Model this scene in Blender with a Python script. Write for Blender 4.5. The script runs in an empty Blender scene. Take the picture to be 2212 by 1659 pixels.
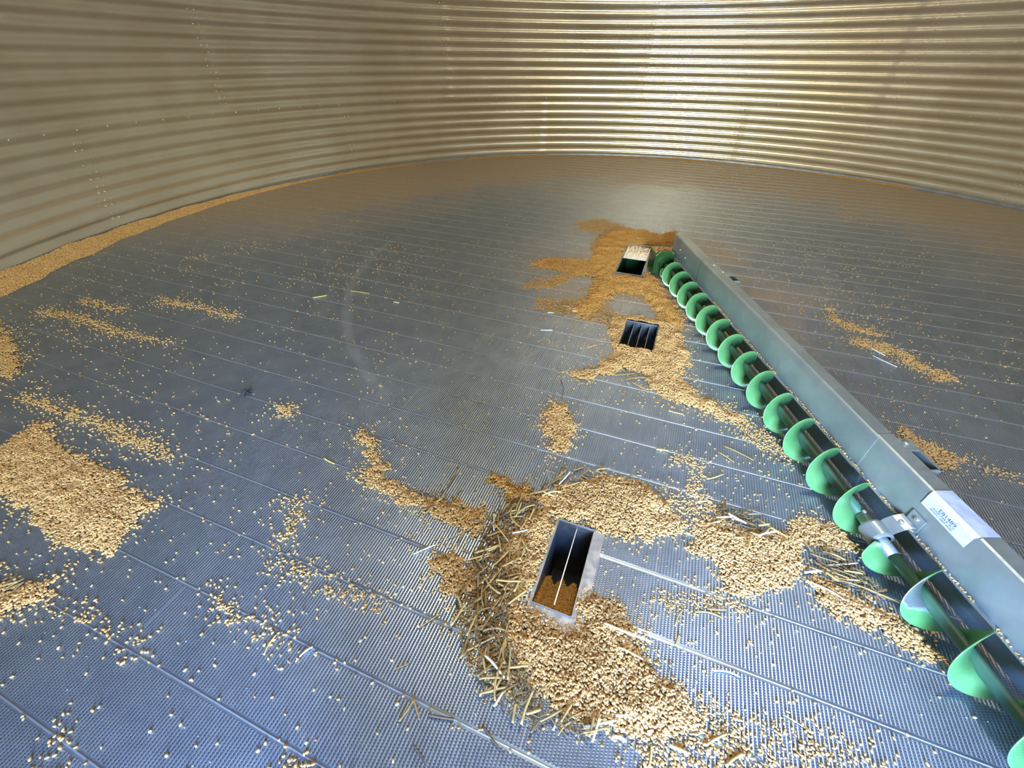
import bpy, math, random
import numpy as np
from mathutils import Vector, Matrix

SC = bpy.context.scene
COL = SC.collection
rng = np.random.default_rng(7)
random.seed(7)

# ------------------------------------------------------------------ camera
F_PX, PITCH, ROLL, CAM_H = 906.99, 0.66257, 0.010289, 1.22966
CX, CY = 1106.0, 829.5
cp, sp = math.cos(PITCH), math.sin(PITCH)
FW = np.array([0, cp, -sp]); _up = np.array([0, sp, cp]); _rt = np.array([1.0, 0, 0])
RT = math.cos(ROLL) * _rt + math.sin(ROLL) * _up
UP = -math.sin(ROLL) * _rt + math.cos(ROLL) * _up
cd = bpy.data.cameras.new('camera'); cam = bpy.data.objects.new('camera', cd); COL.objects.link(cam)
cd.sensor_width = 36; cd.lens = F_PX / 2212 * 36; cd.clip_start = 0.02; cd.clip_end = 200
cam.matrix_world = Matrix(((RT[0], UP[0], -FW[0], 0), (RT[1], UP[1], -FW[1], 0), (RT[2], UP[2], -FW[2], CAM_H), (0, 0, 0, 1)))
SC.camera = cam

CEN = np.array([1.1015, 2.9045]); RAD = 4.57          # bin centre and radius
DOOR_ANG = math.radians(-103.5)
DOOR_W, DOOR_Z0, DOOR_Z1 = 0.74, 0.16, 1.62
dvec = np.array([math.cos(DOOR_ANG), math.sin(DOOR_ANG)])
dtan = np.array([-dvec[1], dvec[0]])
DOOR = CEN + RAD * dvec

# ------------------------------------------------------------------ light
SC.view_settings.view_transform = 'Standard'; SC.view_settings.look = 'None'
SC.view_settings.gamma = 1; SC.view_settings.use_curve_mapping = False
SC.view_settings.exposure = 0.30
SC.cycles.max_bounces = 10; SC.cycles.glossy_bounces = 6; SC.cycles.diffuse_bounces = 5
SC.cycles.use_denoising = True
SC.cycles.sample_clamp_indirect = 8

W = bpy.data.worlds.new('world'); SC.world = W; W.use_nodes = True
nt = W.node_tree; nt.nodes.clear()
o_ = nt.nodes.new('ShaderNodeOutputWorld'); bg = nt.nodes.new('ShaderNodeBackground')
tc = nt.nodes.new('ShaderNodeTexCoord'); sx = nt.nodes.new('ShaderNodeSeparateXYZ')
mr = nt.nodes.new('ShaderNodeMapRange'); mr.inputs[1].default_value = -1; mr.inputs[2].default_value = 1
cr = nt.nodes.new('ShaderNodeValToRGB'); e = cr.color_ramp.elements
e[0].position = 0.0; e[0].color = (0.30, 0.24, 0.15, 1)
e[1].position = 1.0; e[1].color = (0.07, 0.20, 0.80, 1)
for pos, c in ((0.44, (0.52, 0.43, 0.27)), (0.497, (0.62, 0.60, 0.38)), (0.53, (0.75, 0.82, 0.62)), (0.58, (0.70, 0.92, 1.12)), (0.72, (0.25, 0.55, 1.35))):
    n = e.new(pos); n.color = (*c, 1)
nt.links.new(tc.outputs['Generated'], sx.inputs[0]); nt.links.new(sx.outputs[2], mr.inputs[0])
nt.links.new(mr.outputs[0], cr.inputs[0]); nt.links.new(cr.outputs[0], bg.inputs[0]); nt.links.new(bg.outputs[0], o_.inputs[0])
bg.inputs[1].default_value = 150.0
W.cycles.sampling_method = 'AUTOMATIC'

pl = bpy.data.lights.new('door_portal', 'AREA'); pl.shape = 'RECTANGLE'; pl.size = DOOR_W + .02; pl.size_y = DOOR_Z1 - DOOR_Z0 + .02
po = bpy.data.objects.new('door_portal', pl); COL.objects.link(po); pl.cycles.is_portal = True
zc = (DOOR_Z0 + DOOR_Z1) / 2
zax = Vector((dvec[0], dvec[1], 0)); yax = Vector((0, 0, 1)); xax = yax.cross(zax)
po.matrix_world = Matrix(((xax.x, 0, zax.x, DOOR[0] + dvec[0] * .03), (xax.y, 0, zax.y, DOOR[1] + dvec[1] * .03), (0, 1, 0, zc), (0, 0, 0, 1)))

# added warm fill light below the closed roof, no real opening there
hl = bpy.data.lights.new('warm_fill_light', 'AREA'); hl.shape = 'DISK'; hl.size = .8; hl.energy = 190; hl.color = (1.0, .88, .66)
ho = bpy.data.objects.new('warm_fill_light', hl); COL.objects.link(ho); ho.location = (CEN[0] + .38, CEN[1] + .10, 6.8)

# ------------------------------------------------------------------ projection helpers (photo pixel <-> floor)
def ground(x, y, z=0.0):
    x = np.asarray(x, float); y = np.asarray(y, float)
    d = FW[None] * F_PX + RT[None] * (x.reshape(-1, 1) - CX) - UP[None] * (y.reshape(-1, 1) - CY)
    t = (z - CAM_H) / d[:, 2]
    g = d * t[:, None]; g[:, 2] += CAM_H
    return g
def at(x, y, z=0.0):
    g = ground([x], [y], z)[0]; return np.array([g[0], g[1]])
def project(P):
    v = P - np.array([0, 0, CAM_H]); w = v @ FW
    return CX + F_PX * (v @ RT) / w, CY - F_PX * (v @ UP) / w, w

TH = -0.36399                                         # direction of the floor planks
PU = np.array([math.cos(TH), math.sin(TH)]); PV = np.array([-PU[1], PU[0]])
PLANK = 0.1785; PV0 = 0.2275                           # plank width, one seam's offset
AX = np.array([0.02697789, -0.99963603]); AN = np.array([0.99963603, 0.02697789])   # sweep auger direction
def aug(s, t, z):
    q = CEN + AX * s + AN * (t - 0.1337); return (q[0], q[1], z)

AT, AZ, AR = .092, .088, .0765                         # sweep shaft offset and height, flight radius
# ------------------------------------------------------------------ node helpers
def mat(name, base=(.5, .5, .5), metallic=0.0, rough=0.5, spec=0.5):
    m = bpy.data.materials.new(name); m.use_nodes = True
    b = m.node_tree.nodes['Principled BSDF']
    b.inputs['Base Color'].default_value = (*base, 1); b.inputs['Metallic'].default_value = metallic
    b.inputs['Roughness'].default_value = rough; b.inputs['Specular IOR Level'].default_value = spec
    return m, m.node_tree, b
def N(t, kind, **kw):
    n = t.nodes.new(kind)
    for k, v in kw.items(): setattr(n, k, v)
    return n
def M(t, op, a, b=None, c=None, clamp=False):
    n = t.nodes.new('ShaderNodeMath'); n.operation = op; n.use_clamp = clamp
    for i, v in enumerate((a, b, c)):
        if v is None: continue
        if hasattr(v, 'links') or hasattr(v, 'is_output'): t.links.new(v, n.inputs[i])
        else: n.inputs[i].default_value = v
    return n.outputs[0]
def mixc(t, f, a, b):
    n = t.nodes.new('ShaderNodeMix'); n.data_type = 'RGBA'
    for i, v in ((0, f), (6, a), (7, b)):
        if hasattr(v, 'is_output'): t.links.new(v, n.inputs[i])
        elif i == 0: n.inputs[0].default_value = v
        else: n.inputs[i].default_value = (*v, 1)
    return n.outputs[2]
def noise(t, vec, scale, detail=4, rough=.55):
    n = t.nodes.new('ShaderNodeTexNoise'); n.inputs['Scale'].default_value = scale; n.inputs['Detail'].default_value = detail
    n.inputs['Roughness'].default_value = rough
    if vec is not None: t.links.new(vec, n.inputs['Vector'])
    return n.outputs[0]
def ramp(t, f, p0, p1, v0=0.0, v1=1.0):
    n = t.nodes.new('ShaderNodeMapRange'); n.inputs[1].default_value = p0; n.inputs[2].default_value = p1
    n.inputs[3].default_value = v0; n.inputs[4].default_value = v1; n.interpolation_type = 'SMOOTHSTEP'
    t.links.new(f, n.inputs[0]); return n.outputs[0]

# galvanised corrugated wall, thinly coated in grain dust
m_wall, t, b = mat('galvanised_wall', metallic=.68, rough=.3)
tcn = N(t, 'ShaderNodeTexCoord'); oc = tcn.outputs['Object']
n1 = noise(t, oc, 1.3, 3); n2 = noise(t, oc, 60, 2)
t.links.new(mixc(t, ramp(t, n1, .35, .65), (.57, .51, .38), (.65, .60, .47)), b.inputs['Base Color'])
t.links.new(ramp(t, n2, .3, .7, .17, .24), b.inputs['Roughness'])

# perforated floor planks
m_floor, t, b = mat('perforated_floor', metallic=.75, rough=.36)
tcn = N(t, 'ShaderNodeTexCoord'); oc = tcn.outputs['Object']
sep = N(t, 'ShaderNodeSeparateXYZ'); t.links.new(oc, sep.inputs[0]); X, Y = sep.outputs[0], sep.outputs[1]
u = M(t, 'ADD', M(t, 'MULTIPLY', X, PU[0]), M(t, 'MULTIPLY', Y, PU[1]))
v = M(t, 'ADD', M(t, 'MULTIPLY', X, PV[0]), M(t, 'MULTIPLY', Y, PV[1]))
PU_, PH = .0090, .0060
ru = M(t, 'DIVIDE', u, PU_); fu = M(t, 'FRACT', ru)
row = M(t, 'FLOOR', ru); odd = M(t, 'MULTIPLY', M(t, 'MODULO', row, 2.0), .5)
fv = M(t, 'FRACT', M(t, 'ADD', M(t, 'DIVIDE', v, PH), odd))
du = M(t, 'MULTIPLY', M(t, 'SUBTRACT', fu, .5), PU_ / .00155)
dv = M(t, 'MULTIPLY', M(t, 'SUBTRACT', fv, .5), PH / .00125)
dd = M(t, 'ADD', M(t, 'MULTIPLY', du, du), M(t, 'MULTIPLY', dv, dv))
hole = M(t, 'SUBTRACT', 1.0, ramp(t, dd, .6, 1.3))
pf = M(t, 'FRACT', M(t, 'DIVIDE', M(t, 'SUBTRACT', v, PV0), PLANK))
inplank = M(t, 'MULTIPLY', ramp(t, pf, .035, .045), M(t, 'SUBTRACT', 1.0, ramp(t, pf, .955, .965)))
hole = M(t, 'MULTIPLY', hole, inplank)
ridge = M(t, 'MULTIPLY', M(t, 'SUBTRACT', 1.0, M(t, 'ABSOLUTE', M(t, 'SINE', M(t, 'MULTIPLY', fu, math.pi)))), inplank)
dim = ramp(t, dd, 0.5, 3.5)
height = M(t, 'ADD', M(t, 'MULTIPLY', ridge, .9), M(t, 'MULTIPLY', M(t, 'MULTIPLY', dim, inplank), .6))
bmp = N(t, 'ShaderNodeBump'); bmp.inputs['Strength'].default_value = .75; bmp.inputs['Distance'].default_value = .0009
t.links.new(height, bmp.inputs['Height']); t.links.new(bmp.outputs[0], b.inputs['Normal'])
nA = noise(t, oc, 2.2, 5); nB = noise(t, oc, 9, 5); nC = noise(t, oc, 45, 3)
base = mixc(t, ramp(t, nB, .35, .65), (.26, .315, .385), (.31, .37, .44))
# dust drifted over the planks around the centre and along the far wall
cx = M(t, 'SUBTRACT', X, float(CEN[0])); cy = M(t, 'SUBTRACT', Y, float(CEN[1]))
rc = M(t, 'SQRT', M(t, 'ADD', M(t, 'MULTIPLY', cx, cx), M(t, 'MULTIPLY', cy, cy)))
d1 = M(t, 'MULTIPLY', M(t, 'SUBTRACT', 1.0, ramp(t, rc, .3, 1.5)), ramp(t, nA, .35, .62))
d2 = M(t, 'MULTIPLY', ramp(t, M(t, 'ADD', rc, M(t, 'MULTIPLY', M(t, 'SUBTRACT', nA, .5), 2.0)), 1.9, 3.6), .95)
d2 = M(t, 'MULTIPLY', d2, M(t, 'MAXIMUM', ramp(t, Y, 2.6, 4.6), M(t, 'MULTIPLY', ramp(t, X, 2.4, 3.6), .8)))
dust = M(t, 'MAXIMUM', d1, d2)
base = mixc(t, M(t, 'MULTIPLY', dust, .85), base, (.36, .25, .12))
# pale scuffed track the sweep's wheel has worn, a ring round the bin centre
tr = M(t, 'SUBTRACT', 1.0, ramp(t, M(t, 'ABSOLUTE', M(t, 'SUBTRACT', rc, 2.205)), .018, .034))
ang = M(t, 'ARCTAN2', cy, cx)
wa = M(t, 'MULTIPLY', M(t, 'GREATER_THAN', ang, 0), -2 * math.pi); ang2 = M(t, 'ADD', ang, wa)
seg = M(t, 'MULTIPLY', ramp(t, ang2, -3.75, -3.3), M(t, 'SUBTRACT', 1.0, ramp(t, ang2, -2.55, -2.35)))
seg = M(t, 'MULTIPLY', seg, ramp(t, nB, .2, .6, .5, 1.0))
track = M(t, 'MULTIPLY', M(t, 'MULTIPLY', tr, seg), .16)
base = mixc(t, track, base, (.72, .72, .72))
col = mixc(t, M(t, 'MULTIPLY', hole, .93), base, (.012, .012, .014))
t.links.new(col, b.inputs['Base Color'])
rg = M(t, 'ADD', ramp(t, nC, .3, .7, .30, .39), M(t, 'MULTIPLY', dust, .2)); t.links.new(rg, b.inputs['Roughness'])
t.links.new(M(t, 'MULTIPLY', M(t, 'SUBTRACT', 1.0, M(t, 'MULTIPLY', M(t, 'MAXIMUM', dust, track), .75)), M(t, 'SUBTRACT', .78, M(t, 'MULTIPLY', hole, .7))), b.inputs['Metallic'])

m_rib, t, b = mat('bright_rib_steel', (.34, .36, .39), .75, .48)
def galv(name, c0, c1, rough=.3, metallic=.9, sc=9):
    m, t, b = mat(name, metallic=metallic, rough=rough)
    oc = N(t, 'ShaderNodeTexCoord').outputs['Object']
    t.links.new(mixc(t, ramp(t, noise(t, oc, sc, 4), .35, .65), c0, c1), b.inputs['Base Color'])
    t.links.new(ramp(t, noise(t, oc, 50, 3), .3, .7, rough - .05, rough + .08), b.inputs['Roughness'])
    return m
m_shield = galv('shield_galvanised', (.26, .30, .29), (.33, .365, .355), .42, .62, 5)
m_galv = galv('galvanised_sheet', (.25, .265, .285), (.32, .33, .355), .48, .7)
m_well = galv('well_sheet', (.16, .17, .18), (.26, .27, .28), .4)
m_plate = galv('bright_plate', (.86, .84, .78), (.92, .90, .84), .3, .5, 20)
m_bolt, _, _ = mat('zinc_bolt', (.75, .75, .73), .9, .25)
m_green, t, b = mat('green_paint', (.07, .32, .11), 0, .28)
b.inputs['Coat Weight'].default_value = .5; b.inputs['Coat Roughness'].default_value = .12
oc = N(t, 'ShaderNodeTexCoord').outputs['Object']
gcol = mixc(t, ramp(t, noise(t, oc, 14, 4), .35, .7), (.075, .22, .075), (.105, .27, .10))
# paint worn off to bare steel on one flight beyond the hanger
_wp = aug(2.375, AT - .035, AZ + .030); vd = N(t, 'ShaderNodeVectorMath', operation='DISTANCE'); t.links.new(N(t, 'ShaderNodeNewGeometry').outputs['Position'], vd.inputs[0]); vd.inputs[1].default_value = _wp
worn = M(t, 'SUBTRACT', 1.0, ramp(t, M(t, 'ADD', vd.outputs['Value'], M(t, 'MULTIPLY', noise(t, oc, 30, 4), .03)), .058, .070))
t.links.new(mixc(t, worn, gcol, (.62, .66, .68)), b.inputs['Base Color']); t.links.new(M(t, 'MULTIPLY', worn, .85), b.inputs['Metallic'])
m_dgreen, t, b = mat('dark_green_paint', (.016, .062, .014), 0, .33)
m_shaftg, _, _ = mat('shadowed_green_shaft', (.035, .10, .055), 0, .5)  # shaft green darkened to stand in for shadow cast by the flights
m_shaft, _, _ = mat('worn_shaft_steel', (.30, .34, .32), .7, .4)
m_label, t, b = mat('label_paper', (.50, .54, .55), 0, .5)
m_label2, t, b = mat('crumpled_label_paper', (.62, .66, .78), 0, .5)
oc = N(t, 'ShaderNodeTexCoord').outputs['Object']
t.links.new(mixc(t, ramp(t, noise(t, oc, 30, 5), .35, .65), (.36, .40, .50), (.48, .52, .60)), b.inputs['Base Color'])
m_ink, _, _ = mat('label_ink', (.03, .07, .18), 0, .6)
m_rubber, _, _ = mat('black_steel', (.02, .02, .022), .2, .5)
m_roof = galv('roof_sheet', (.50, .47, .38), (.58, .55, .45), .4)

def grain_mat(name, c0, c1, attr=True):
    m, t, b = mat(name, rough=.5, spec=.3)
    if attr:
        a = N(t, 'ShaderNodeAttribute'); a.attribute_name = 'tint'; f = a.outputs['Fac']
    else:
        f = N(t, 'ShaderNodeObjectInfo').outputs['Random']
    oc = N(t, 'ShaderNodeTexCoord').outputs['Object']
    c = mixc(t, f, c0, c1)
    t.links.new(c, b.inputs['Base Color'])
    b.inputs['Sheen Weight'].default_value = 0.0
    return m
m_grain = grain_mat('grain_kernel_skin', (.40, .20, .055), (.78, .51, .20))
m_grain_obj = grain_mat('loose_kernel_skin', (.54, .34, .13), (.80, .60, .30), False)
m_graindark = grain_mat('centre_grain_skin', (.36, .165, .03), (.66, .37, .10))
m_straw = grain_mat('straw_skin', (.24, .145, .045), (.58, .39, .14), False)
m_strawpale, _, _ = mat('pale_straw_skin', (.86, .82, .66), 0, .5)
m_strawbrown, _, _ = mat('brown_straw_skin', (.15, .095, .05), 0, .7)
m_strawyellow, _, _ = mat('yellow_straw_skin', (.86, .70, .18), 0, .5)
m_bed, t, b = mat('grain_bed', rough=.8)
oc = N(t, 'ShaderNodeTexCoord').outputs['Object']
vo = N(t, 'ShaderNodeTexVoronoi'); vo.inputs['Scale'].default_value = 130; t.links.new(oc, vo.inputs['Vector'])
t.links.new(mixc(t, ramp(t, vo.outputs[0], .1, .7), (.66, .44, .19), (.30, .16, .05)), b.inputs['Base Color'])
bm_ = N(t, 'ShaderNodeBump'); bm_.inputs['Distance'].default_value = .004; bm_.invert = True
t.links.new(vo.outputs[0], bm_.inputs['Height']); t.links.new(bm_.outputs[0], b.inputs['Normal'])
m_debris, _, _ = mat('dark_leaf', (.03, .03, .032), 0, .8)
m_speck, _, _ = mat('pale_chaff', (.80, .78, .70), 0, .6)
m_earth, t, b = mat('ground_outside', (.36, .29, .19), 0, .9)

# ------------------------------------------------------------------ mesh helpers
def mesh_np(name, V, Fc, m, parent=None, smooth=False, tint=None, mats=None, midx=None):
    V = np.asarray(V, np.float32).reshape(-1, 3); Fc = np.asarray(Fc, np.int32); k = Fc.shape[1]
    me = bpy.data.meshes.new(name)
    me.vertices.add(len(V)); me.vertices.foreach_set('co', V.ravel())
    me.loops.add(Fc.size); me.loops.foreach_set('vertex_index', Fc.ravel())
    me.polygons.add(len(Fc)); me.polygons.foreach_set('loop_start', np.arange(0, Fc.size, k, dtype=np.int32))
    me.polygons.foreach_set('loop_total', np.full(len(Fc), k, np.int32))
    if smooth: me.polygons.foreach_set('use_smooth', np.ones(len(Fc), bool))
    for mm in (mats or [m]): me.materials.append(mm)
    if midx is not None: me.polygons.foreach_set('material_index', np.asarray(midx, np.int32))
    if tint is not None:
        a = me.attributes.new('tint', 'FLOAT', 'POINT'); a.data.foreach_set('value', np.asarray(tint, np.float32))
    me.update(calc_edges=True); me.validate()
    o = bpy.data.objects.new(name, me); COL.objects.link(o); o.parent = parent
    return o
class MB:
    def __init__(s): s.v = []; s.f = []
    def add(s, V, Fs):
        o = len(s.v); s.v += [tuple(map(float, p)) for p in V]; s.f += [tuple(i + o for i in f) for f in Fs]; return s
    def hexa(s, P):                                   # eight corners: bottom loop then top loop
        return s.add(P, [(3, 2, 1, 0), (4, 5, 6, 7), (0, 1, 5, 4), (1, 2, 6, 5), (2, 3, 7, 6), (3, 0, 4, 7)])
    def box(s, fn, a0, a1, b0, b1, c0, c1):
        return s.hexa([fn(a0, b0, c0), fn(a1, b0, c0), fn(a1, b1, c0), fn(a0, b1, c0), fn(a0, b0, c1), fn(a1, b0, c1), fn(a1, b1, c1), fn(a0, b1, c1)])
    def sweep(s, rings, closed=True, caps=True):
        n = len(rings[0]); V = [p for r in rings for p in r]; Fs = []
        for i in range(len(rings) - 1):
            for j in range(n if closed else n - 1):
                k = (j + 1) % n; Fs.append((i * n + j, i * n + k, (i + 1) * n + k, (i + 1) * n + j))
        if caps and closed: Fs += [tuple(range(n - 1, -1, -1)), tuple((len(rings) - 1) * n + j for j in range(n))]
        return s.add(V, Fs)
    def build(s, name, m, parent=None, smooth=False, bevel=0):
        me = bpy.data.meshes.new(name); me.from_pydata(s.v, [], s.f); me.materials.append(m); me.update()
        if smooth:
            for p in me.polygons: p.use_smooth = True
        o = bpy.data.objects.new(name, me); COL.objects.link(o); o.parent = parent
        if bevel:
            md = o.modifiers.new('bevel', 'BEVEL'); md.width = bevel; md.segments = 2; md.limit_method = 'ANGLE'
        return o
def tag(o, label=None, cat=None, group=None, kind=None):
    if label: o['label'] = label
    if cat: o['category'] = cat
    if group: o['group'] = group
    if kind: o['kind'] = kind
    return o
def empty(name, loc=(0, 0, 0)):
    o = bpy.data.objects.new(name, None); COL.objects.link(o); o.location = loc; o.empty_display_size = .1; return o
def rezero(root):                                     # children are built in world coordinates
    for c in root.children: c.matrix_parent_inverse = Matrix.Translation(root.location).inverted()

# ------------------------------------------------------------------ wall
K = .1016; Z0 = .030; AMP = .0105
RINGS = [(-.39, .728), (.728, .728 + 1.118), (1.846, 2.964), (2.964, 4.082), (4.082, 5.2)]
def build_wall():
    zs = []
    z = -.12
    while z < 2.35: zs.append(z); z += K / 14
    while z < 5.2: zs.append(z); z += K / 6
    zs = np.array(zs); NA = 720
    hw = math.asin(DOOR_W / 2 / RAD)
    angs = np.sort(np.concatenate([np.linspace(-math.pi, math.pi, NA, endpoint=False), [DOOR_ANG - hw, DOOR_ANG + hw]]))
    A, Zg = np.meshgrid(angs, zs)
    adeg = np.degrees(A)
    ring = np.zeros_like(Zg, int)
    for i, (a, b_) in enumerate(RINGS): ring[Zg >= a] = i
    ph = np.where(ring % 2 == 0, 62.4, 80.0)
    fr = np.mod((adeg - ph) / 35.7, 1.0)
    off = .0025 * fr + .0028 * np.clip((Zg - Z0 + 1.5) / 1.118 % 1.0, 0, 1) * 0
    for i, (a, b_) in enumerate(RINGS): off[ring == i] += .0030 * ((i + 0) % 2)
    r = RAD - off * 1.0 - AMP * np.sin(2 * np.pi * (Zg - Z0) / K)
    X_ = CEN[0] + r * np.cos(A); Y_ = CEN[1] + r * np.sin(A)
    V = np.stack([X_, Y_, Zg], -1).reshape(-1, 3)
    na, nz = len(angs), len(zs)
    i, j = np.meshgrid(np.arange(nz - 1), np.arange(na), indexing='ij')
    j2 = (j + 1) % na
    Fq = np.stack([i * na + j, (i + 1) * na + j, (i + 1) * na + j2, i * na + j2], -1).reshape(-1, 4)
    zc_ = zs[i].ravel(); am = angs[j].ravel()
    inside = (am >= DOOR_ANG - hw - 1e-6) & (am < DOOR_ANG + hw - 1e-6) & (zc_ > DOOR_Z0) & (zc_ < DOOR_Z1)
    o = mesh_np('wall_round', V, Fq[~inside], m_wall, smooth=True)
    tag(o, kind='structure'); return o
wall = build_wall()

# bolt heads on the wall laps
def bolts():
    T = []; nseg = 6
    P = []
    def addb(ang, z, r=.0075):
        rr = RAD - .0045 - AMP * math.sin(2 * math.pi * (z - Z0) / K)
        P.append((ang, z, rr, r))
    for zr, off in ((.752, 0), (1.846 + .022, 1.5)):
        for k in range(0, 116):
            addb(math.radians(2 + off + k * 3.1), zr)
    for ph, z0, z1 in ((62.4, .06, .70), (80.0, .78, 1.82), (80.0, 1.9, 2.3), ):
        for k in range(10):
            a = ph + k * 35.7
            z = z0
            while z < z1:
                for da in (.25, .95): addb(math.radians(a + da), z, .006)
                z += K / 2
    V = []; Fs = []
    for ang, z, rr, r in P:
        if abs((math.degrees(ang) - math.degrees(DOOR_ANG) + 180) % 360 - 180) < 6: continue
        c, s = math.cos(ang), math.sin(ang); o = len(V)
        for lv, (rad, h) in enumerate(((1, 0), (.95, .004), (.55, .0065))):
            for q in range(nseg):
                a = 2 * math.pi * q / nseg
                tx, tz = rad * r * math.cos(a), rad * r * math.sin(a)
                R_ = rr - h + .001
                V.append((CEN[0] + R_ * c - s * tx, CEN[1] + R_ * s + c * tx, z + tz))
        for lv in range(2):
            for q in range(nseg):
                q2 = (q + 1) % nseg; Fs.append((o + lv * nseg + q, o + lv * nseg + q2, o + (lv + 1) * nseg + q2, o + (lv + 1) * nseg + q))
        Fs.append(tuple(o + 2 * nseg + q for q in range(4))); Fs.append((o + 2 * nseg, o + 2 * nseg + 3, o + 2 * nseg + 4, o + 2 * nseg + 5))
    ob = mesh_np('bolt', V, Fs, m_bolt, wall); ob['kind'] = 'stuff'; return ob
bolts()

# roof cone
mb = MB(); n = 64
r0 = [(CEN[0] + (RAD + .05) * math.cos(2 * math.pi * k / n), CEN[1] + (RAD + .05) * math.sin(2 * math.pi * k / n), 5.19) for k in range(n)]
r1 = [(CEN[0] + .35 * math.cos(2 * math.pi * k / n), CEN[1] + .35 * math.sin(2 * math.pi * k / n), 7.3) for k in range(n)]
r2 = [(CEN[0] + .01 * math.cos(2 * math.pi * k / n), CEN[1] + .01 * math.sin(2 * math.pi * k / n), 7.4) for k in range(n)]
mb.sweep([r0, r1, r2], caps=False); tag(mb.build('ceiling', m_roof), kind='structure')

# door frame in the wall behind the camera
def dp(w, d, z): q = DOOR + dtan * w + dvec * d; return (q[0], q[1], z)
mb = MB(); hwid = DOOR_W / 2
for w0, w1, z0, z1 in ((-hwid - .06, -hwid + .01, DOOR_Z0 - .06, DOOR_Z1 + .06), (hwid - .01, hwid + .06, DOOR_Z0 - .06, DOOR_Z1 + .06), (-hwid + .01, hwid - .01, DOOR_Z0 - .06, DOOR_Z0 + .01), (-hwid + .01, hwid - .01, DOOR_Z1 - .01, DOOR_Z1 + .06)):
    mb.box(dp, w0, w1, -.07, .10, z0, z1)
tag(mb.build('door_1', m_galv), kind='structure')

# the door leaf, swung open outward on its hinges
def leaf(a, b_, z):
    h = DOOR - dtan * (hwid + .02) + dvec * .10; d_ = dvec * math.cos(math.radians(4)) - dtan * math.sin(math.radians(4)); n_ = np.array([-d_[1], d_[0]])
    q = h + d_ * a + n_ * b_; return (q[0], q[1], z)
mb = MB(); mb.box(leaf, .0, .80, -.03, -.005, DOOR_Z0 - .05, DOOR_Z1 + .05)
tag(mb.build('door_2', m_galv), kind='structure')

# ------------------------------------------------------------------ floor sumps (opening rectangles in plank coordinates)
def uv(q): return np.array([q @ PU, q @ PV])
SUMPS = {}
def rect(c, hu, hv): cu = uv(np.array(c)); return (cu[0] - hu, cu[0] + hu, cu[1] - hv, cu[1] + hv)
SUMPS['near'] = rect((.1675, .6765), .060, .1440)
SUMPS['mid'] = rect((.707, 2.019), .090, .1475)
SUMPS['centre'] = rect((.936, 3.153), .090, .3050)
def pf3(u_, v_, z): q = PU * u_ + PV * v_; return (q[0], q[1], z)

def build_floor():
    # planks as strips between seams, cut around the openings
    V = []; Fs = []
    def quadstrip(v0, v1, u0, u1):
        if u1 - u0 < 1e-4: return
        nn_ = max(1, int((u1 - u0) / .5))
        for k in range(nn_):
            a = u0 + (u1 - u0) * k / nn_; b_ = u0 + (u1 - u0) * (k + 1) / nn_
            o = len(V); V.extend([pf3(a, v0, 0), pf3(b_, v0, 0), pf3(b_, v1, 0), pf3(a, v1, 0)]); Fs.append((o, o + 1, o + 2, o + 3))
    c = uv(CEN); cuts = set()
    vs = []
    k = -60
    while True:
        v_ = PV0 + k * PLANK; k += 1
        if v_ > c[1] + RAD: break
        if v_ > c[1] - RAD: vs.append(v_)
    allv = sorted(vs + [c[1] - RAD + .001, c[1] + RAD - .001] + [x for r in SUMPS.values() for x in r[2:]])
    fine = []
    for a, b_ in zip(allv[:-1], allv[1:]):
        if b_ - a < 1e-5: continue
        nn_ = max(1, int((b_ - a) / .03))
        fine += [(a + (b_ - a) * i / nn_, a + (b_ - a) * (i + 1) / nn_) for i in range(nn_)]
    for a, b_ in fine:
        m_ = (a + b_) / 2; h = math.sqrt(max((RAD + .004) ** 2 - (m_ - c[1]) ** 2, 0)); segs = [(c[0] - h, c[0] + h)]
        for r in SUMPS.values():
            if r[2] < m_ < r[3]:
                ns = []
                for s0, s1 in segs:
                    if s0 < r[0] < s1: ns.append((s0, r[0]))
                    if s0 < r[1] < s1: ns.append((r[1], s1))
                segs = ns
        for s0, s1 in segs: quadstrip(a, b_, s0, s1)
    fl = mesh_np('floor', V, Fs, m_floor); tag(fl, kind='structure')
    # raised seam ribs
    mb = MB()
    for v_ in vs:
        h = math.sqrt(max(RAD ** 2 - (v_ - c[1]) ** 2, 0)) - .012
        segs = [(c[0] - h, c[0] + h)]
        for r in SUMPS.values():
            if r[2] - .03 < v_ < r[3] + .03:
                ns = []
                for s0, s1 in segs:
                    if s0 < r[0] < s1: ns.append((s0, r[0] - .045))
                    if s0 < r[1] < s1: ns.append((r[1] + .045, s1))
                segs = ns
        prof = ((-.0024, .0001), (-.0016, .0011), (-.0007, .0016), (.0007, .0016), (.0014, .0011), (.0020, .0001))
        for s0, s1 in segs:
            nn_ = max(2, int((s1 - s0) / .12)); rings = []
            for i in range(nn_ + 1):
                uu = s0 + (s1 - s0) * i / nn_; w = .0005 * math.sin(uu * 7.3 + v_ * 40)
                rings.append([pf3(uu, v_ + a + w, zz) for a, zz in prof])
            mb.sweep(rings)
    # plank end joints
    rr = random.Random(3)
    for i, v_ in enumerate(vs[:-1]):
        uu = c[0] - 3.2 + (i % 3) * 1.0 + rr.random() * .4
        while uu < c[0] + 3.5:
            q = PU * uu + PV * (v_ + PLANK / 2)
            if np.linalg.norm(q - CEN) < RAD - .3 and not any(r[0] - .05 < uu < r[1] + .05 and r[2] - .1 < v_ + PLANK / 2 < r[3] + .1 for r in SUMPS.values()):
                mb.box(pf3, uu - .0012, uu + .0012, v_ + .006, v_ + PLANK - .006, -.001, .0003)
            uu += 3.05
    mb.build('plank_seam', m_rib, fl, smooth=False)
    return fl
floor = build_floor()

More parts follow.
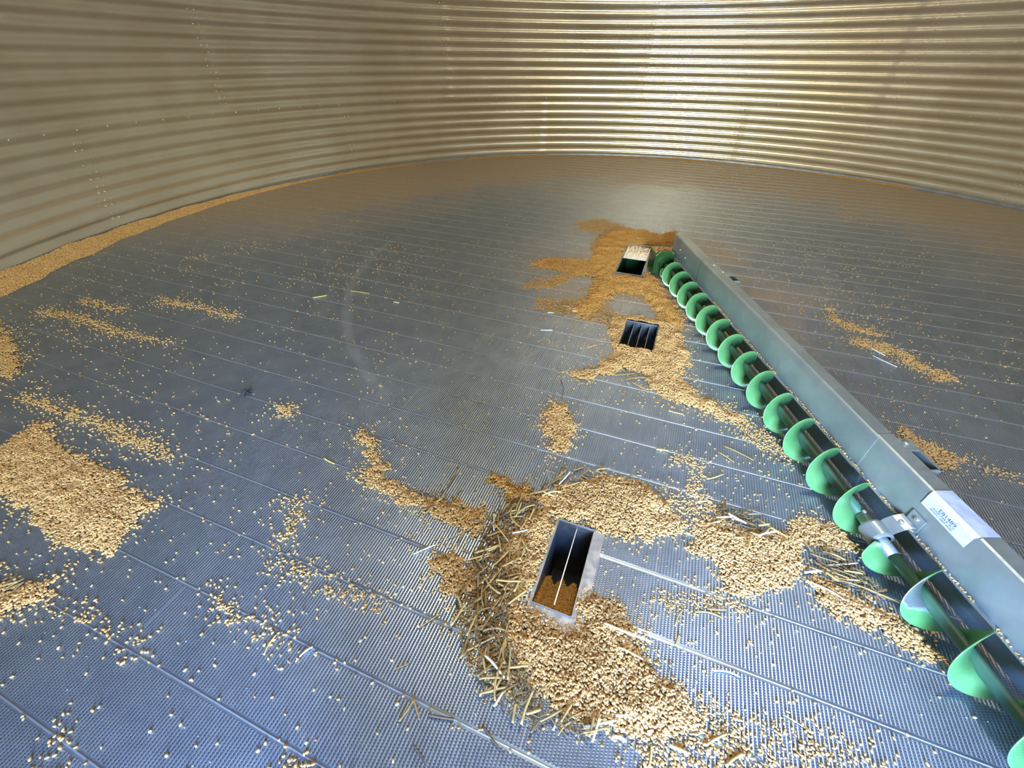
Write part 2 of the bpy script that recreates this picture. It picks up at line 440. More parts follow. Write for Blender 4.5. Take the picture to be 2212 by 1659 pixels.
# flashing strip where the wall meets the floor
mb = MB(); n = 360
prof = ((RAD - .030, .001), (RAD - .030, .004), (RAD - .012, .009), (RAD - .009, .030), (RAD - .006, .030), (RAD - .006, .001))
rings = [[(CEN[0] + r * math.cos(2 * math.pi * k / n), CEN[1] + r * math.sin(2 * math.pi * k / n), z) for r, z in prof] for k in range(n + 1)]
mb.sweep(rings, caps=False); tag(mb.build('trim_1', m_galv, smooth=False), kind='structure')

# dark concrete below the raised floor (seen only through the sump wells)
mb = MB(); mb.add([(CEN[0] + (RAD + .3) * math.cos(2 * math.pi * k / 48), CEN[1] + (RAD + .3) * math.sin(2 * math.pi * k / 48), -.4) for k in range(48)], [tuple(range(48))])
tag(mb.build('ground_slab', m_earth), kind='structure')
mb = MB(); S_ = 60; mb.add([(-S_, -S_, -.45), (S_, -S_, -.45), (S_, S_, -.45), (-S_, S_, -.45)], [(0, 1, 2, 3)])
tag(mb.build('ground_outside', m_earth), kind='structure')

# ------------------------------------------------------------------ sumps
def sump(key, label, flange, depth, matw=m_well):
    r = SUMPS[key]; c = PU * (r[0] + r[1]) / 2 + PV * (r[2] + r[3]) / 2
    root = empty('floor_sump', (c[0], c[1], 0)); tag(root, label, 'floor sump')
    fl, ft, fr_, fb = flange; e_ = .0008
    mb = MB()
    for a0, a1, b0, b1 in ((r[0] - fl, r[0], r[2] - fb, r[3] + ft), (r[1], r[1] + fr_, r[2] - fb, r[3] + ft), (r[0], r[1], r[2] - fb, r[2]), (r[0], r[1], r[3], r[3] + ft)):
        mb.box(pf3, a0, a1, b0, b1, .0005, .0055)
    for a0, a1, b0, b1 in ((r[0] - .0025, r[0], r[2], r[3]), (r[1], r[1] + .0025, r[2], r[3]), (r[0], r[1], r[2] - .0025, r[2]), (r[0], r[1], r[3], r[3] + .0025)):
        mb.box(pf3, a0, a1, b0, b1, .0055, .0085)
    mb.build('frame', m_galv, root)
    mb = MB(); w = .002
    for a0, a1, b0, b1 in ((r[0], r[0] + w, r[2], r[3]), (r[1] - w, r[1], r[2], r[3]), (r[0] + w, r[1] - w, r[2], r[2] + w), (r[0] + w, r[1] - w, r[3] - w, r[3])):
        mb.box(pf3, a0, a1, b0, b1, -depth, .004)
    mb.box(pf3, r[0], r[1], r[2], r[3], -depth - .003, -depth)
    mb.build('well', matw, root)
    return root, r
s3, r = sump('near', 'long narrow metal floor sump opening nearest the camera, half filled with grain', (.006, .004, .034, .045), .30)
mb = MB(); um = (r[0] + r[1]) / 2 + .004
mb.box(pf3, um - .0012, um + .0012, r[2] + .02, r[3] - .002, -.012, -.007); mb.build('divider_rod', m_bolt, s3)
# grain lying in the near end of the well
mb = MB(); NU, NV = 24, 40; Vv = []
for j in range(NV + 1):
    for i in range(NU + 1):
        uu = r[0] + .003 + (r[1] - r[0] - .006) * i / NU; f = j / NV; vv = r[2] + .003 + (.16 + .012 * math.sin(i * .7)) * f
        z = -.045 - .11 * f ** 1.2 - .01 * math.sin(i * .3) + rng.normal(0, .0012)
        Vv.append(pf3(uu, vv, z))
mb.add(Vv, [(j * (NU + 1) + i, j * (NU + 1) + i + 1, (j + 1) * (NU + 1) + i + 1, (j + 1) * (NU + 1) + i) for j in range(NV) for i in range(NU)])
SUMP_GRAIN = mb
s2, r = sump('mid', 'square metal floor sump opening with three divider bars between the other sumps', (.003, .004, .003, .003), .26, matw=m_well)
for k in (1, 2, 3):
    mb = MB(); uu = r[0] + (r[1] - r[0]) * k / 4
    mb.box(pf3, uu - .0015, uu + .0015, r[2] + .003, r[3] - .003, -.05, -.003); mb.build('divider_bar', m_galv, s2)
s1, r = sump('centre', 'square centre sump opening with green inside and pale cover plate beside the gearbox', (.004, .004, .004, .004), .24, matw=m_dgreen)
mb = MB(); vm = r[2] + (r[3] - r[2]) * .52
mb.box(pf3, r[0] + .002, r[1] - .002, vm, r[3] - .002, -.004, .001); mb.build('cover_plate', m_plate, s1)
mb = MB(); mb.box(pf3, r[0] + .003, r[1] - .003, r[2] + .10, r[2] + .14, -.09, -.075)
mb.build('ledge', m_dgreen, s1)
for q in (s1, s2, s3): rezero(q)

# ------------------------------------------------------------------ sweep auger
PITCHF = .1525
sw = empty('sweep_auger', aug(0, AT, 0)); tag(sw, 'long green sweep auger under a galvanised backshield running out from the centre sump', 'sweep auger')
def tube(s0, s1, r, tc_=AT, zc__=AZ, n=28, steps=None):
    steps = steps or max(1, int((s1 - s0) / .2))
    return [[aug(s0 + (s1 - s0) * i / steps, tc_ + r * math.cos(2 * math.pi * k / n), zc__ + r * math.sin(2 * math.pi * k / n)) for k in range(n)] for i in range(steps + 1)]
MB().sweep(tube(.06, 2.135, .0160)).build('shaft', m_shaftg, sw, smooth=True)
MB().sweep(tube(2.195, 4.05, .0160)).build('shaft', m_shaftg, sw, smooth=True)
MB().sweep(tube(2.10, 2.24, .0175)).build('coupling_shaft', m_shaft, sw, smooth=True)
def flight(s_start, s_end, sref):
    # helicoid: s grows with angle measured from the shield side over the top to the front
    th0 = math.pi + (s_start - sref) / PITCHF * 2 * math.pi; th1 = math.pi + (s_end - sref) / PITCHF * 2 * math.pi
    n_ = int((th1 - th0) / (2 * math.pi) * 48); rings = []
    for i in range(n_ + 1):
        th = th0 + (th1 - th0) * i / n_; s = sref + (th - math.pi) / (2 * math.pi) * PITCHF
        e_ = min(1, i / 5, (n_ - i) / 5)
        ro = .022 + (AR - .022) * (.35 + .65 * e_)
        pr = ((.0150, -.0022), (ro - .004, -.0020), (ro - .0008, -.0012), (ro, 0), (ro - .0008, .0012), (ro - .004, .0020), (.0150, .0022))
        # slight cupping of the blade toward the outer end, as the photo's flights bulge
        rings.append([aug(s + d_ + .010 * ((rr - .02) / AR) ** 2, AT + rr * math.cos(th), AZ + rr * math.sin(th)) for rr, d_ in pr])
    return MB().sweep(rings).build('flighting', m_green, sw, smooth=True)
flight(.10, 2.135, 1.919); flight(2.20, 4.02, 2.363)

# backshield: lower backboard behind the flighting, ledge, upright panel, top flange
LIPZ, PT, RZ, FT = .128, .165, .268, .226
def shield(s0, s1, dt=0.0, dz=0.0, curve=0.0):
    outer = [(.215, .012), (.212, .05), (.203, .085), (.182, .116), (.156, .124), (.151, .127), (.151, .130), (PT, .1315),
             (PT, .16), (PT, .20), (PT, .24), (PT + .001, RZ - .010), (PT + .004, RZ - .003), (PT + .010, RZ), (FT - .003, RZ), (FT, RZ - .002), (FT, RZ - .016)]
    th = .0022
    inner = [(a + (th if i < 12 else 0 if i < 16 else -th), b_ - (0 if i < 7 else th if i >= 12 else 0)) for i, (a, b_) in enumerate(outer)]
    inner[5] = (.156, .1245); inner[6] = (.158, .127); inner[16] = (FT - th, RZ - .016); inner[15] = (FT - th, RZ - th - .001)
    loop = outer + inner[::-1]
    steps = max(2, int((s1 - s0) / .15))
    rings = [[aug(s0 + (s1 - s0) * i / steps, a + dt, b_ + dz) for a, b_ in loop] for i in range(steps + 1)]
    return MB().sweep(rings).build('backshield', m_shield, sw, smooth=False)
# inner end section lies behind the long one; the long one is split at each bolted joint
shield(-.07, .47, .004, -.004); shield(.43, 1.935); shield(1.92, 4.08, .0015, .0015)
# bolts on the inner section, joint bolts and mounting tabs on the back of the shield
def bolt_on(s, t_, z, ax='t', r=.006):
    n = 10; rings = []
    for rad, h in ((1, 0), (1, .003), (.8, .005), (.3, .006)):
        if ax == 't': rings.append([aug(s + rad * r * math.cos(2 * math.pi * k / n), t_ - h, z + rad * r * math.sin(2 * math.pi * k / n)) for k in range(n)])
        else: rings.append([aug(s + rad * r * math.cos(2 * math.pi * k / n), t_ + rad * r * math.sin(2 * math.pi * k / n), z + h) for k in range(n)])
    return MB().sweep(rings).build('bolt', m_bolt, sw, smooth=True)
bolt_on(.085, PT + .003, .20); bolt_on(.19, PT + .003, .185); bolt_on(.52, FT - .025, RZ, 'z'); bolt_on(.62, FT - .015, RZ, 'z')
bolt_on(1.965, FT + .006, RZ + .003, 'z', .008)
for s0, s1 in ((.62, .74), (1.945, 2.075), (2.42, 2.55)):
    mb = MB()
    mb.box(aug, s0, s0 + .05, FT - .02, FT + .032, RZ - .001, RZ + .002)
    mb.box(aug, s0 + .05, s1, FT + .026, FT + .032, RZ - .001, RZ + .002)
    mb.box(aug, s1 - .004, s1, FT - .004, FT + .032, RZ - .03, RZ + .002)
    mb.box(aug, s0, s1, FT + .0305, FT + .0325, RZ - .035, RZ - .001)
    mb.build('mounting_tab', m_shield, sw)
# hanger bearing: slotted plate bolted to the panel, strap curving down to a collar on the shaft
mb = MB(); mb.box(aug, 2.150, 2.196, PT - .004, PT - .0005, .128, .188); mb.build('hanger_plate', m_shield, sw)
bolt_on(2.174, PT - .004, .172, 't', .0075); bolt_on(2.172, PT - .004, .145, 't', .0075)
path = [(PT - .004, .135), (PT - .006, .152), (PT - .016, .150), (PT - .035, .143), (PT - .052, .128), (PT - .062, .112)]
mb = MB()
for i in range(len(path) - 1):
    (a0, b0), (a1, b1) = path[i], path[i + 1]
    if i == 0: continue
    mb.hexa([aug(2.140, a0, b0 - .004), aug(2.190, a0, b0 - .004), aug(2.190, a1, b1 - .004), aug(2.140, a1, b1 - .004), aug(2.140, a0, b0), aug(2.190, a0, b0), aug(2.190, a1, b1), aug(2.140, a1, b1)])
mb.build('hanger_strap', m_shield, sw)
bolt_on(2.165, PT - .030, .147, 'z', .007)
n = 28; rings = []
for s_, r_ in ((2.138, .024), (2.138, .033), (2.144, .035), (2.186, .035), (2.192, .033), (2.192, .024)):
    rings.append([aug(s_, AT + r_ * math.cos(2 * math.pi * k / n), AZ + r_ * math.sin(2 * math.pi * k / n)) for k in range(n)])
MB().sweep(rings, caps=False).build('bearing_collar', m_shield, sw, smooth=False)
bolt_on(2.10, AT - .0, AZ + .0165, 'z', .007)
# gearbox at the centre
mb = MB()
mb.box(aug, -.105, .035, .028, .160, .006, .150)
gb = mb.build('gearbox', m_dgreen, sw, bevel=.006)
mb = MB(); prof = [(.045, .03), (.02, .06), (.02, .145), (.05, .178), (.125, .178), (.158, .14), (.158, .05), (.13, .02)]
mb.sweep([[aug(.035, a, b_) for a, b_ in prof], [aug(.048, a, b_) for a, b_ in prof]])
mb.build('mounting_plate', m_dgreen, sw, bevel=.002)
MB().sweep(tube(.046, .085, .040)).build('hub', m_dgreen, sw, smooth=False)
# sticker folded over the top edge
mb = MB()
L0, L1, LZ = 2.150, 2.292, .2185
lab = MB().add([aug(L0, PT - .0012, LZ), aug(L1, PT - .0012, LZ + .001), aug(L1, PT - .0012, RZ - .008), aug(L0, PT - .0012, RZ - .008), aug(L1 + .003, PT + .006, RZ + .0036), aug(L0 - .002, PT + .006, RZ + .0036)],
               [(0, 1, 2, 3), (3, 2, 4, 5)]).build('sticker', m_label, sw)
lab['label'] = 'pale blue-white paper sticker with printed part number'
lab2 = MB().add([aug(L0 - .002, PT + .006, RZ + .0036), aug(L1 + .003, PT + .006, RZ + .0036), aug(L1 + .004, FT - .002, RZ + .0036), aug(L0 - .001, FT - .004, RZ + .0036)], [(0, 1, 2, 3)]).build('folded_flap', m_label2, lab)
def text_on(txt, s_a, z_a, size, width=None, bold=0.0):
    cu = bpy.data.curves.new('text', 'FONT'); cu.body = txt; cu.size = size
    to = bpy.data.objects.new('text', cu); COL.objects.link(to)
    dg = bpy.context.evaluated_depsgraph_get(); me = bpy.data.meshes.new_from_object(to.evaluated_get(dg))
    bpy.data.objects.remove(to)
    xs = [v_.co.x for v_ in me.vertices]; w_ = max(xs) - min(xs); k = (width / w_) if width else 1
    for v_ in me.vertices:
        P_ = aug(s_a + (v_.co.x - min(xs)) * k, PT - .0016, z_a + v_.co.y); v_.co = P_
    me.materials.append(m_ink)
    o = bpy.data.objects.new('printed_text', me); COL.objects.link(o); o.parent = lab; return o
text_on('E81489', L0 + .046, LZ + .0225, .0155, .052)
text_on('AUGER PWR 8" 30-37\'', L0 + .031, LZ + .0145, .0085, .070, .0001)
text_on('WITHOUT DRIVE WHEEL', L0 + .026, LZ + .0065, .0085, .074, .0002)
text_on('-', L1 - .018, LZ + .027, .012, .004, .0006)
rezero(sw)


# ------------------------------------------------------------------ grain and straw
def inpoly(px, py, poly):
    c = np.zeros(len(px), bool); n = len(poly)
    for i in range(n):
        x0, y0 = poly[i]; x1, y1 = poly[(i + 1) % n]
        k = ((y0 > py) != (y1 > py))
        with np.errstate(divide='ignore', invalid='ignore'):
            c ^= k & (px < (x1 - x0) * (py - y0) / (y1 - y0 + 1e-12) + x0)
    return c
def segdist(P, A, B):
    d = B - A; L = d @ d + 1e-12; t = np.clip(((P - A) @ d) / L, 0, 1); return np.linalg.norm(P - A - t[:, None] * d, axis=1)
def polydist(P, poly):
    d = np.full(len(P), 9.0)
    for i in range(len(poly)): d = np.minimum(d, segdist(P, poly[i], poly[(i + 1) % len(poly)]))
    return d
# smooth value noise in world units, for ragged drift edges
_g = np.random.default_rng(5).normal(size=(256, 256))
def vnoise(P, sc):
    q = P / sc + 50; i = np.floor(q).astype(int); f = q - i; f = f * f * (3 - 2 * f)
    a = _g[i[:, 0] % 256, i[:, 1] % 256]; b_ = _g[(i[:, 0] + 1) % 256, i[:, 1] % 256]
    c = _g[i[:, 0] % 256, (i[:, 1] + 1) % 256]; d = _g[(i[:, 0] + 1) % 256, (i[:, 1] + 1) % 256]
    return (a * (1 - f[:, 0]) + b_ * f[:, 0]) * (1 - f[:, 1]) + (c * (1 - f[:, 0]) + d * f[:, 0]) * f[:, 1]
def clear_floor(P, margin=.004):
    ok = np.linalg.norm(P - CEN, axis=1) < RAD - .035
    for r in SUMPS.values():
        u_, v_ = P @ PU, P @ PV
        ok &= ~((u_ > r[0] - margin) & (u_ < r[1] + margin) & (v_ > r[2] - margin) & (v_ < r[3] + margin))
    # the backboard of the sweep keeps grain off its own footprint
    s_ = (P - CEN) @ AX; t_ = (P - CEN) @ AN + .1337
    ok &= ~((s_ > -.12) & (t_ > .175) & (t_ < .235)); ok &= ~((s_ > -.12) & (s_ < .06) & (t_ > .02) & (t_ < .17))
    return ok

def ellipsoid(nl, nv, crease=True):
    V = [(-.5, 0, 0)]; 
    for i in range(1, nl):
        a = math.pi * i / nl; x = -.5 * math.cos(a); r = .5 * math.sin(a) ** .8
        for j in range(nv):
            q = 2 * math.pi * j / nv; w = r
            if crease and abs(math.sin(q) - 1) < .02: w *= .86
            V.append((x, w * math.cos(q), w * math.sin(q)))
    V.append((.5, 0, 0)); Fs = []
    for j in range(nv): Fs.append((0, 1 + (j + 1) % nv, 1 + j))
    for i in range(nl - 2):
        for j in range(nv):
            a, b_ = 1 + i * nv + j, 1 + i * nv + (j + 1) % nv; Fs += [(a, b_, b_ + nv), (a, b_ + nv, a + nv)]
    l = len(V) - 1
    for j in range(nv): Fs.append((l, 1 + (nl - 2) * nv + j, 1 + (nl - 2) * nv + (j + 1) % nv))
    return np.array(V), np.array(Fs)
T_HI, T_MD, T_LO = ellipsoid(6, 8), ellipsoid(4, 6, False), ellipsoid(3, 4, False)
KS = np.array([.0080, .0058, .0050])
def kernels(name, P, Z, m, tilt=.25, size=1.0, parent=None, extra=None, lift=.5):
    """P: n x 2 positions, Z: heights of the surface they rest on; one mesh of n kernels"""
    n = len(P)
    x, y, w = project(np.column_stack([P, Z])); VV = []; FF = []; TT = []; base = 0
    lod = np.where((w < 1.9) & (w > 0), 0, np.where((w < 3.4) & (w > 0), 1, 2))
    for L, T in enumerate((T_HI, T_MD, T_LO)):
        idx = np.where(lod == L)[0]
        if not len(idx): continue
        k = len(idx); a = rng.uniform(0, 2 * np.pi, k); ti = rng.normal(0, tilt, k); ro = rng.uniform(0, 2 * np.pi, k)
        sc = KS[None] * size * rng.normal(1, .13, (k, 1)).clip(.5, 1.35) * rng.normal(1, .07, (k, 3))
        v = T[0][None] * sc[:, None, :]
        cr_, sr = np.cos(ro)[:, None], np.sin(ro)[:, None]
        y1 = v[:, :, 1] * cr_ - v[:, :, 2] * sr; z1 = v[:, :, 1] * sr + v[:, :, 2] * cr_; x1 = v[:, :, 0]
        ct, st = np.cos(ti)[:, None], np.sin(ti)[:, None]
        x2 = x1 * ct - z1 * st; z2 = x1 * st + z1 * ct
        ca, sa = np.cos(a)[:, None], np.sin(a)[:, None]
        V = np.stack([x2 * ca - y1 * sa, x2 * sa + y1 * ca, z2], -1)
        V[:, :, 2] -= V[:, :, 2].min(1)[:, None] * (lift * 2)
        V[:, :, 0] += P[idx, 0][:, None]; V[:, :, 1] += P[idx, 1][:, None]; V[:, :, 2] += Z[idx][:, None] + .0004
        nv = len(T[0]); VV.append(V.reshape(-1, 3)); FF.append((T[1][None] + (np.arange(k) * nv)[:, None, None] + base).reshape(-1, 3)); base += k * nv
        TT.append(np.repeat(rng.beta(2, 2, k), nv))
    mats = [m]; midx = None
    if extra is not None:                                   # the mound's own body below the top layer of kernels
        eV, eF = extra; nk = sum(len(f) for f in FF)
        VV.append(eV); FF.append(eF + base); TT.append(np.full(len(eV), .4)); mats = [m, m_bed]
        midx = np.r_[np.zeros(nk, int), np.ones(len(eF), int)]
    return mesh_np(name, np.concatenate(VV), np.concatenate(FF), m, parent, True, np.concatenate(TT), mats, midx)

def px_poly_world(poly): return np.array([at(*q) for q in poly])
def drift(poly, label, dens=1.0, mound=.015, slope=.30, m=None, jit=.012, group=None, full=36000, size=1.0, layers=1.5):
    Wp = px_poly_world(poly); lo, hi = Wp.min(0) - .07, Wp.max(0) + .07
    n = int((hi - lo).prod() * full * dens * (layers if mound else 1)); P = rng.uniform(lo, hi, (n, 2))
    P_all = P; off = np.column_stack([vnoise(P, .035), vnoise(P + 9, .035)]) * jit + np.column_stack([vnoise(P + 3, .010), vnoise(P + 5, .010)]) * jit * .6
    Q = P + off; ins = inpoly(Q[:, 0], Q[:, 1], Wp) & clear_floor(P)
    P, Q = P[ins], Q[ins]; d = polydist(Q, Wp)
    if dens < 1: keep = rng.uniform(size=len(P)) < np.clip(.35 + d / .03, 0, 1); P, d = P[keep], d[keep]
    else: keep = rng.uniform(size=len(P)) < np.clip(.45 + d / .02, 0, 1); P, d = P[keep], d[keep]
    Z = np.zeros(len(P)); ex = None
    def H(P_, d_): return np.minimum(mound, d_ * slope) * (.8 + .25 * np.clip(vnoise(P_, .05), -1.5, 1.5))
    if mound:
        Z = np.maximum(H(P, d) - .002, 0) + rng.uniform(0, .003, len(P)) * (d > .01)
        g = .008; xs = np.arange(lo[0], hi[0], g); ys = np.arange(lo[1], hi[1], g)
        if len(xs) * len(ys) > 250000: g = .014; xs = np.arange(lo[0], hi[0], g); ys = np.arange(lo[1], hi[1], g)
        GX, GY = np.meshgrid(xs, ys); G = np.column_stack([GX.ravel(), GY.ravel()])
        off = np.column_stack([vnoise(G, .035), vnoise(G + 9, .035)]) * jit + np.column_stack([vnoise(G + 3, .010), vnoise(G + 5, .010)]) * jit * .6
        GQ = G + off; gi = inpoly(GQ[:, 0], GQ[:, 1], Wp) & clear_floor(G, .006); gd = polydist(GQ, Wp); gi &= gd > .007
        gz = np.maximum(H(G, gd) - .0022, .0006); idx = -np.ones(len(G), int)
        nx = len(xs); I = gi.reshape(len(ys), nx); cell = I[:-1, :-1] & I[1:, :-1] & I[:-1, 1:] & I[1:, 1:]
        jj, ii = np.where(cell)
        if len(jj):
            q = jj * nx + ii; F4 = np.stack([q, q + 1, q + nx + 1, q + nx], -1); used = np.unique(F4); idx[used] = np.arange(len(used)); F4 = idx[F4]
            ex = (np.column_stack([G[used], gz[used]]), np.concatenate([F4[:, [0, 1, 2]], F4[:, [0, 2, 3]]]))
    # kernels spilled just outside the drift's edge
    out = ~inpoly(P_all[:, 0], P_all[:, 1], Wp) & clear_floor(P_all); S = P_all[out]; sd_ = polydist(S, Wp)
    S = S[rng.uniform(size=len(S)) < .16 / max(dens * (layers if mound else 1), .5) * np.exp(-sd_ / .020)]
    P = np.concatenate([P, S]); Z = np.concatenate([Z, np.zeros(len(S))])
    if len(P) < 3: return None
    o = kernels('grain_drift', P, Z, m or m_grain, tilt=.30 if mound else .15, size=size, extra=ex)
    tag(o, label, 'grain drift', group, 'stuff'); return o
def stroke_poly(pts, w):
    # a brush stroke in the photo's frame turned into a closed outline
    pts = np.array(pts, float); ws = np.full(len(pts), w, float) if np.isscalar(w) else np.array(w, float)
    L, R = [], []
    for i in range(len(pts)):
        d = pts[min(i + 1, len(pts) - 1)] - pts[max(i - 1, 0)]; d /= np.linalg.norm(d); n_ = np.array([-d[1], d[0]])
        L.append(tuple(pts[i] + n_ * ws[i] / 2)); R.append(tuple(pts[i] - n_ * ws[i] / 2))
    return L + R[::-1]

# --- drifts, outlined where the photo shows them
drift([(1165,1100),(1180,1070),(1215,1048),(1290,1022),(1385,1040),(1432,1068),(1462,1105),(1492,1146),(1448,1162),(1410,1174),(1330,1162),(1290,1150),(1250,1135),(1207,1118),(1196,1150),(1180,1190),(1150,1290),(1110,1300),(1085,1220),(1095,1150)],
      'deep golden grain drift behind and left of the long narrow sump opening', 1.0)
drift([(1105,1290),(1148,1306),(1200,1330),(1240,1345),(1246,1290),(1262,1278),(1305,1290),(1348,1325),(1380,1385),(1395,1430),(1440,1470),(1500,1515),(1515,1580),(1440,1600),(1300,1580),(1190,1535),(1130,1475),(1100,1400)],
      'deep golden grain drift in front of the long narrow sump opening', 1.0, mound=.017)
drift([(1498,1515),(1580,1580),(1660,1665),(1660,1720),(1370,1720),(1365,1600),(1440,1590)], 'loose grain spread thinning to the bottom edge right of the front pile', .62, mound=0)
drift([(1500,1500),(1620,1540),(1760,1590),(1760,1720),(1640,1720),(1560,1580)], 'open scatter of grain on the floor planks at the bottom right of centre', .30, mound=0)
drift([(1760,1560),(1850,1580),(1935,1640),(1960,1720),(1700,1720),(1700,1600)], 'open scatter of grain nearest the bottom edge left of the auger', .28, mound=0)
drift([(990,1340),(1030,1230),(1070,1120),(1130,1110),(1140,1300),(1120,1490),(1060,1480),(1010,1420)], 'grain mixed with chaff under the tangled straw left of the long sump opening', .42, mound=0, m=m_graindark)
drift(stroke_poly([(780,935),(800,970),(822,1008),(795,1030)], [34,30,28,24]), 'narrow hooked grain drift on the planks left of the bare centre', .9, mound=.005)
drift(stroke_poly([(765,1022),(830,1050),(900,1078),(960,1105),(1045,1135)], [16,32,36,46,60]), 'grain trail running left from the tangled straw', 1.0, mound=.008)
drift([(925,1200),(985,1195),(1030,1225),(1035,1275),(990,1285),(950,1270),(930,1240)], 'small grain drift left of the straw tangle, level with the long sump opening', 1.0, mound=.01)
drift(stroke_poly([(1062,1030),(1110,1062),(1185,1085)], [22,42,30]), 'orange-brown grain drift behind the straw tangle', 1.0, mound=.010, m=m_graindark)
drift([(1190,862),(1222,880),(1238,905),(1252,938),(1240,952),(1222,965),(1212,990),(1190,985),(1185,950),(1165,925),(1172,895)], 'small island of grain alone on the planks in the middle of the floor', .9, mound=.006)
drift([(1322,690),(1352,680),(1430,692),(1462,700),(1478,740),(1488,785),(1478,812),(1505,850),(1560,882),(1610,905),(1590,915),(1510,890),(1440,862),(1398,842),(1402,812),(1360,798),(1300,812),(1262,828),(1225,808),(1290,792),(1322,765),(1312,725)],
      'golden grain drift around the square sump with the divider bars', 1.0, mound=.018)
drift(stroke_poly([(1560,885),(1610,925),(1650,955),(1700,990)], [30,34,34,22]), 'thin grain tail leading from the middle sump toward the auger', .5, mound=0)
drift([(1345,492),(1400,500),(1425,508),(1462,500),(1462,530),(1400,531),(1352,533),(1328,592),(1388,600),(1405,585),(1440,636),(1478,690),(1470,712),(1432,706),(1415,672),(1385,640),(1330,632),(1300,662),(1262,690),(1230,668),(1268,640),(1290,600),(1276,560),(1282,522),(1312,500)],
      'brown grain drift around the centre sump opening and gearbox', 1.0, mound=.016, m=m_graindark)
drift(stroke_poly([(1150,570),(1210,572),(1290,585)], [14,30,34]), 'low brown grain trail running left from the centre sump', .55, mound=.006, m=m_graindark)
drift(stroke_poly([(1130,618),(1190,610),(1240,592)], [12,22,16]), 'thin grain patch left of the bare dish beside the centre sump', .45, mound=0, m=m_graindark)
drift(stroke_poly([(1160,655),(1230,665),(1300,678),(1340,700)], [22,36,40,26]), 'thin grain and chaff patch left of the square sump with divider bars', .45, mound=0, m=m_graindark)
drift([(1245,480),(1300,472),(1345,485),(1330,500),(1280,505),(1250,498)], 'faint grain film behind the centre sump', .35, mound=0, m=m_graindark)
drift([(1498,1130),(1560,1112),(1600,1135),(1660,1150),(1690,1145),(1730,1118),(1785,1125),(1832,1158),(1852,1185),(1800,1192),(1760,1178),(1735,1205),(1722,1242),(1690,1275),(1620,1296),(1560,1275),(1540,1222),(1500,1190)],
      'wide grain drift between the long sump opening and the auger', 1.0, mound=.010, slope=.2)
drift([(1738,1232),(1800,1260),(1870,1295),(1950,1330),(2010,1385),(2040,1425),(1990,1410),(1900,1378),(1820,1342),(1755,1305)],
      'grain drift lying along the near end of the auger', 1.0, mound=.010)
drift(stroke_poly([(1462,990),(1512,1008),(1500,1050),(1505,1088),(1565,1105)], [16,34,26,24,22]), 'curved grain trail behind the wide drift near the auger', .6, mound=0)
drift(stroke_poly([(1430,1095),(1480,1090),(1530,1110)], [50,60,40]), 'thin grain linking the golden drift and the straw by the auger', .45, mound=0)
drift(stroke_poly([(1395,1305),(1480,1308),(1560,1298),(1610,1335)], [36,42,44,14]), 'grain strip right of the long sump opening', .65, mound=0)
drift([(-60,1000),(20,955),(75,915),(112,915),(118,960),(190,985),(250,1022),(292,1060),(350,1085),(335,1105),(292,1132),(262,1170),(232,1202),(190,1200),(140,1180),(60,1112),(15,1075),(-60,1080)],
      'broad golden grain drift at the left edge of the floor', 1.0, mound=.012, slope=.15)
drift(stroke_poly([(45,858),(110,880),(180,905),(250,930),(310,955),(375,985)], [16,26,24,30,34,20]), 'long thin grain streak above the broad left drift', .7, mound=0)
drift([(-60,1240),(0,1250),(40,1272),(135,1245),(112,1290),(60,1318),(-60,1345)], 'golden grain drift at the left edge nearest the camera', 1.0, mound=.010)
drift(stroke_poly([(-30,700),(15,740),(20,790),(0,820)], [30,40,40,30]), 'grain patch at the far left edge below the wall', .8, mound=.004)
drift(stroke_poly([(85,672),(180,690),(235,712),(300,728),(370,742)], [8,14,12,8,5]), 'fine grain line running from the wall heap across the left planks', .6, mound=0)
drift(stroke_poly([(340,648),(420,662),(510,684)], 8), 'short grain line on the left planks in the middle distance', .7, mound=0)
drift(stroke_poly([(180,650),(265,672)], 8), 'short grain line close to the heap along the left wall', .6, mound=0)
drift(stroke_poly([(588,888),(640,886)], 18), 'tiny grain clump by a plank seam left of the hooked drift', .9, mound=0)
drift(stroke_poly([(610,1090),(652,1085),(640,1130),(605,1172),(605,1205),(650,1235),(740,1275),(830,1312)], [22,40,26,20,34,34,40,18]), 'winding grain trail across the blue planks left of the straw', .5, mound=0)
drift(stroke_poly([(445,1298),(510,1325),(560,1350),(650,1392)], [16,30,34,14]), 'grain caught against a plank seam at the lower left', .55, mound=0)
drift(stroke_poly([(110,1300),(160,1322),(230,1362),(310,1420)], [24,16,18,14]), 'sparse grain line along a plank seam below the left drifts', .4, mound=0)
drift(stroke_poly([(95,1590),(120,1600),(150,1640)], 24), 'a few grains clumped at the lower left corner', .35, mound=0)
drift([(612,1665),(640,1628),(672,1640),(712,1665),(720,1720),(610,1720)], 'grain clump cut by the bottom edge left of centre', .8, mound=0)
drift(stroke_poly([(1795,665),(1800,690),(1830,705),(1900,722)], [10,16,16,10]), 'grain patch on the planks beyond the backshield', .6, mound=0)
drift(stroke_poly([(1840,738),(1900,750),(1970,775)], [14,22,16]), 'grain band beyond the backshield in the middle distance', .75, mound=0)
drift(stroke_poly([(1950,778),(2010,806),(2065,822)], [14,26,12]), 'grain and chaff band farther right beyond the backshield', .75, mound=0)
drift([(1930,915),(1990,945),(2040,975),(2080,995),(2070,1010),(2020,1012),(1985,985),(1950,960)], 'grain drift just behind the backshield below its mounting tab', .8, mound=.004)
drift(stroke_poly([(2110,1005),(2150,1020),(2205,1040)], 10), 'thin grain line behind the backshield at the right edge', .5, mound=0)
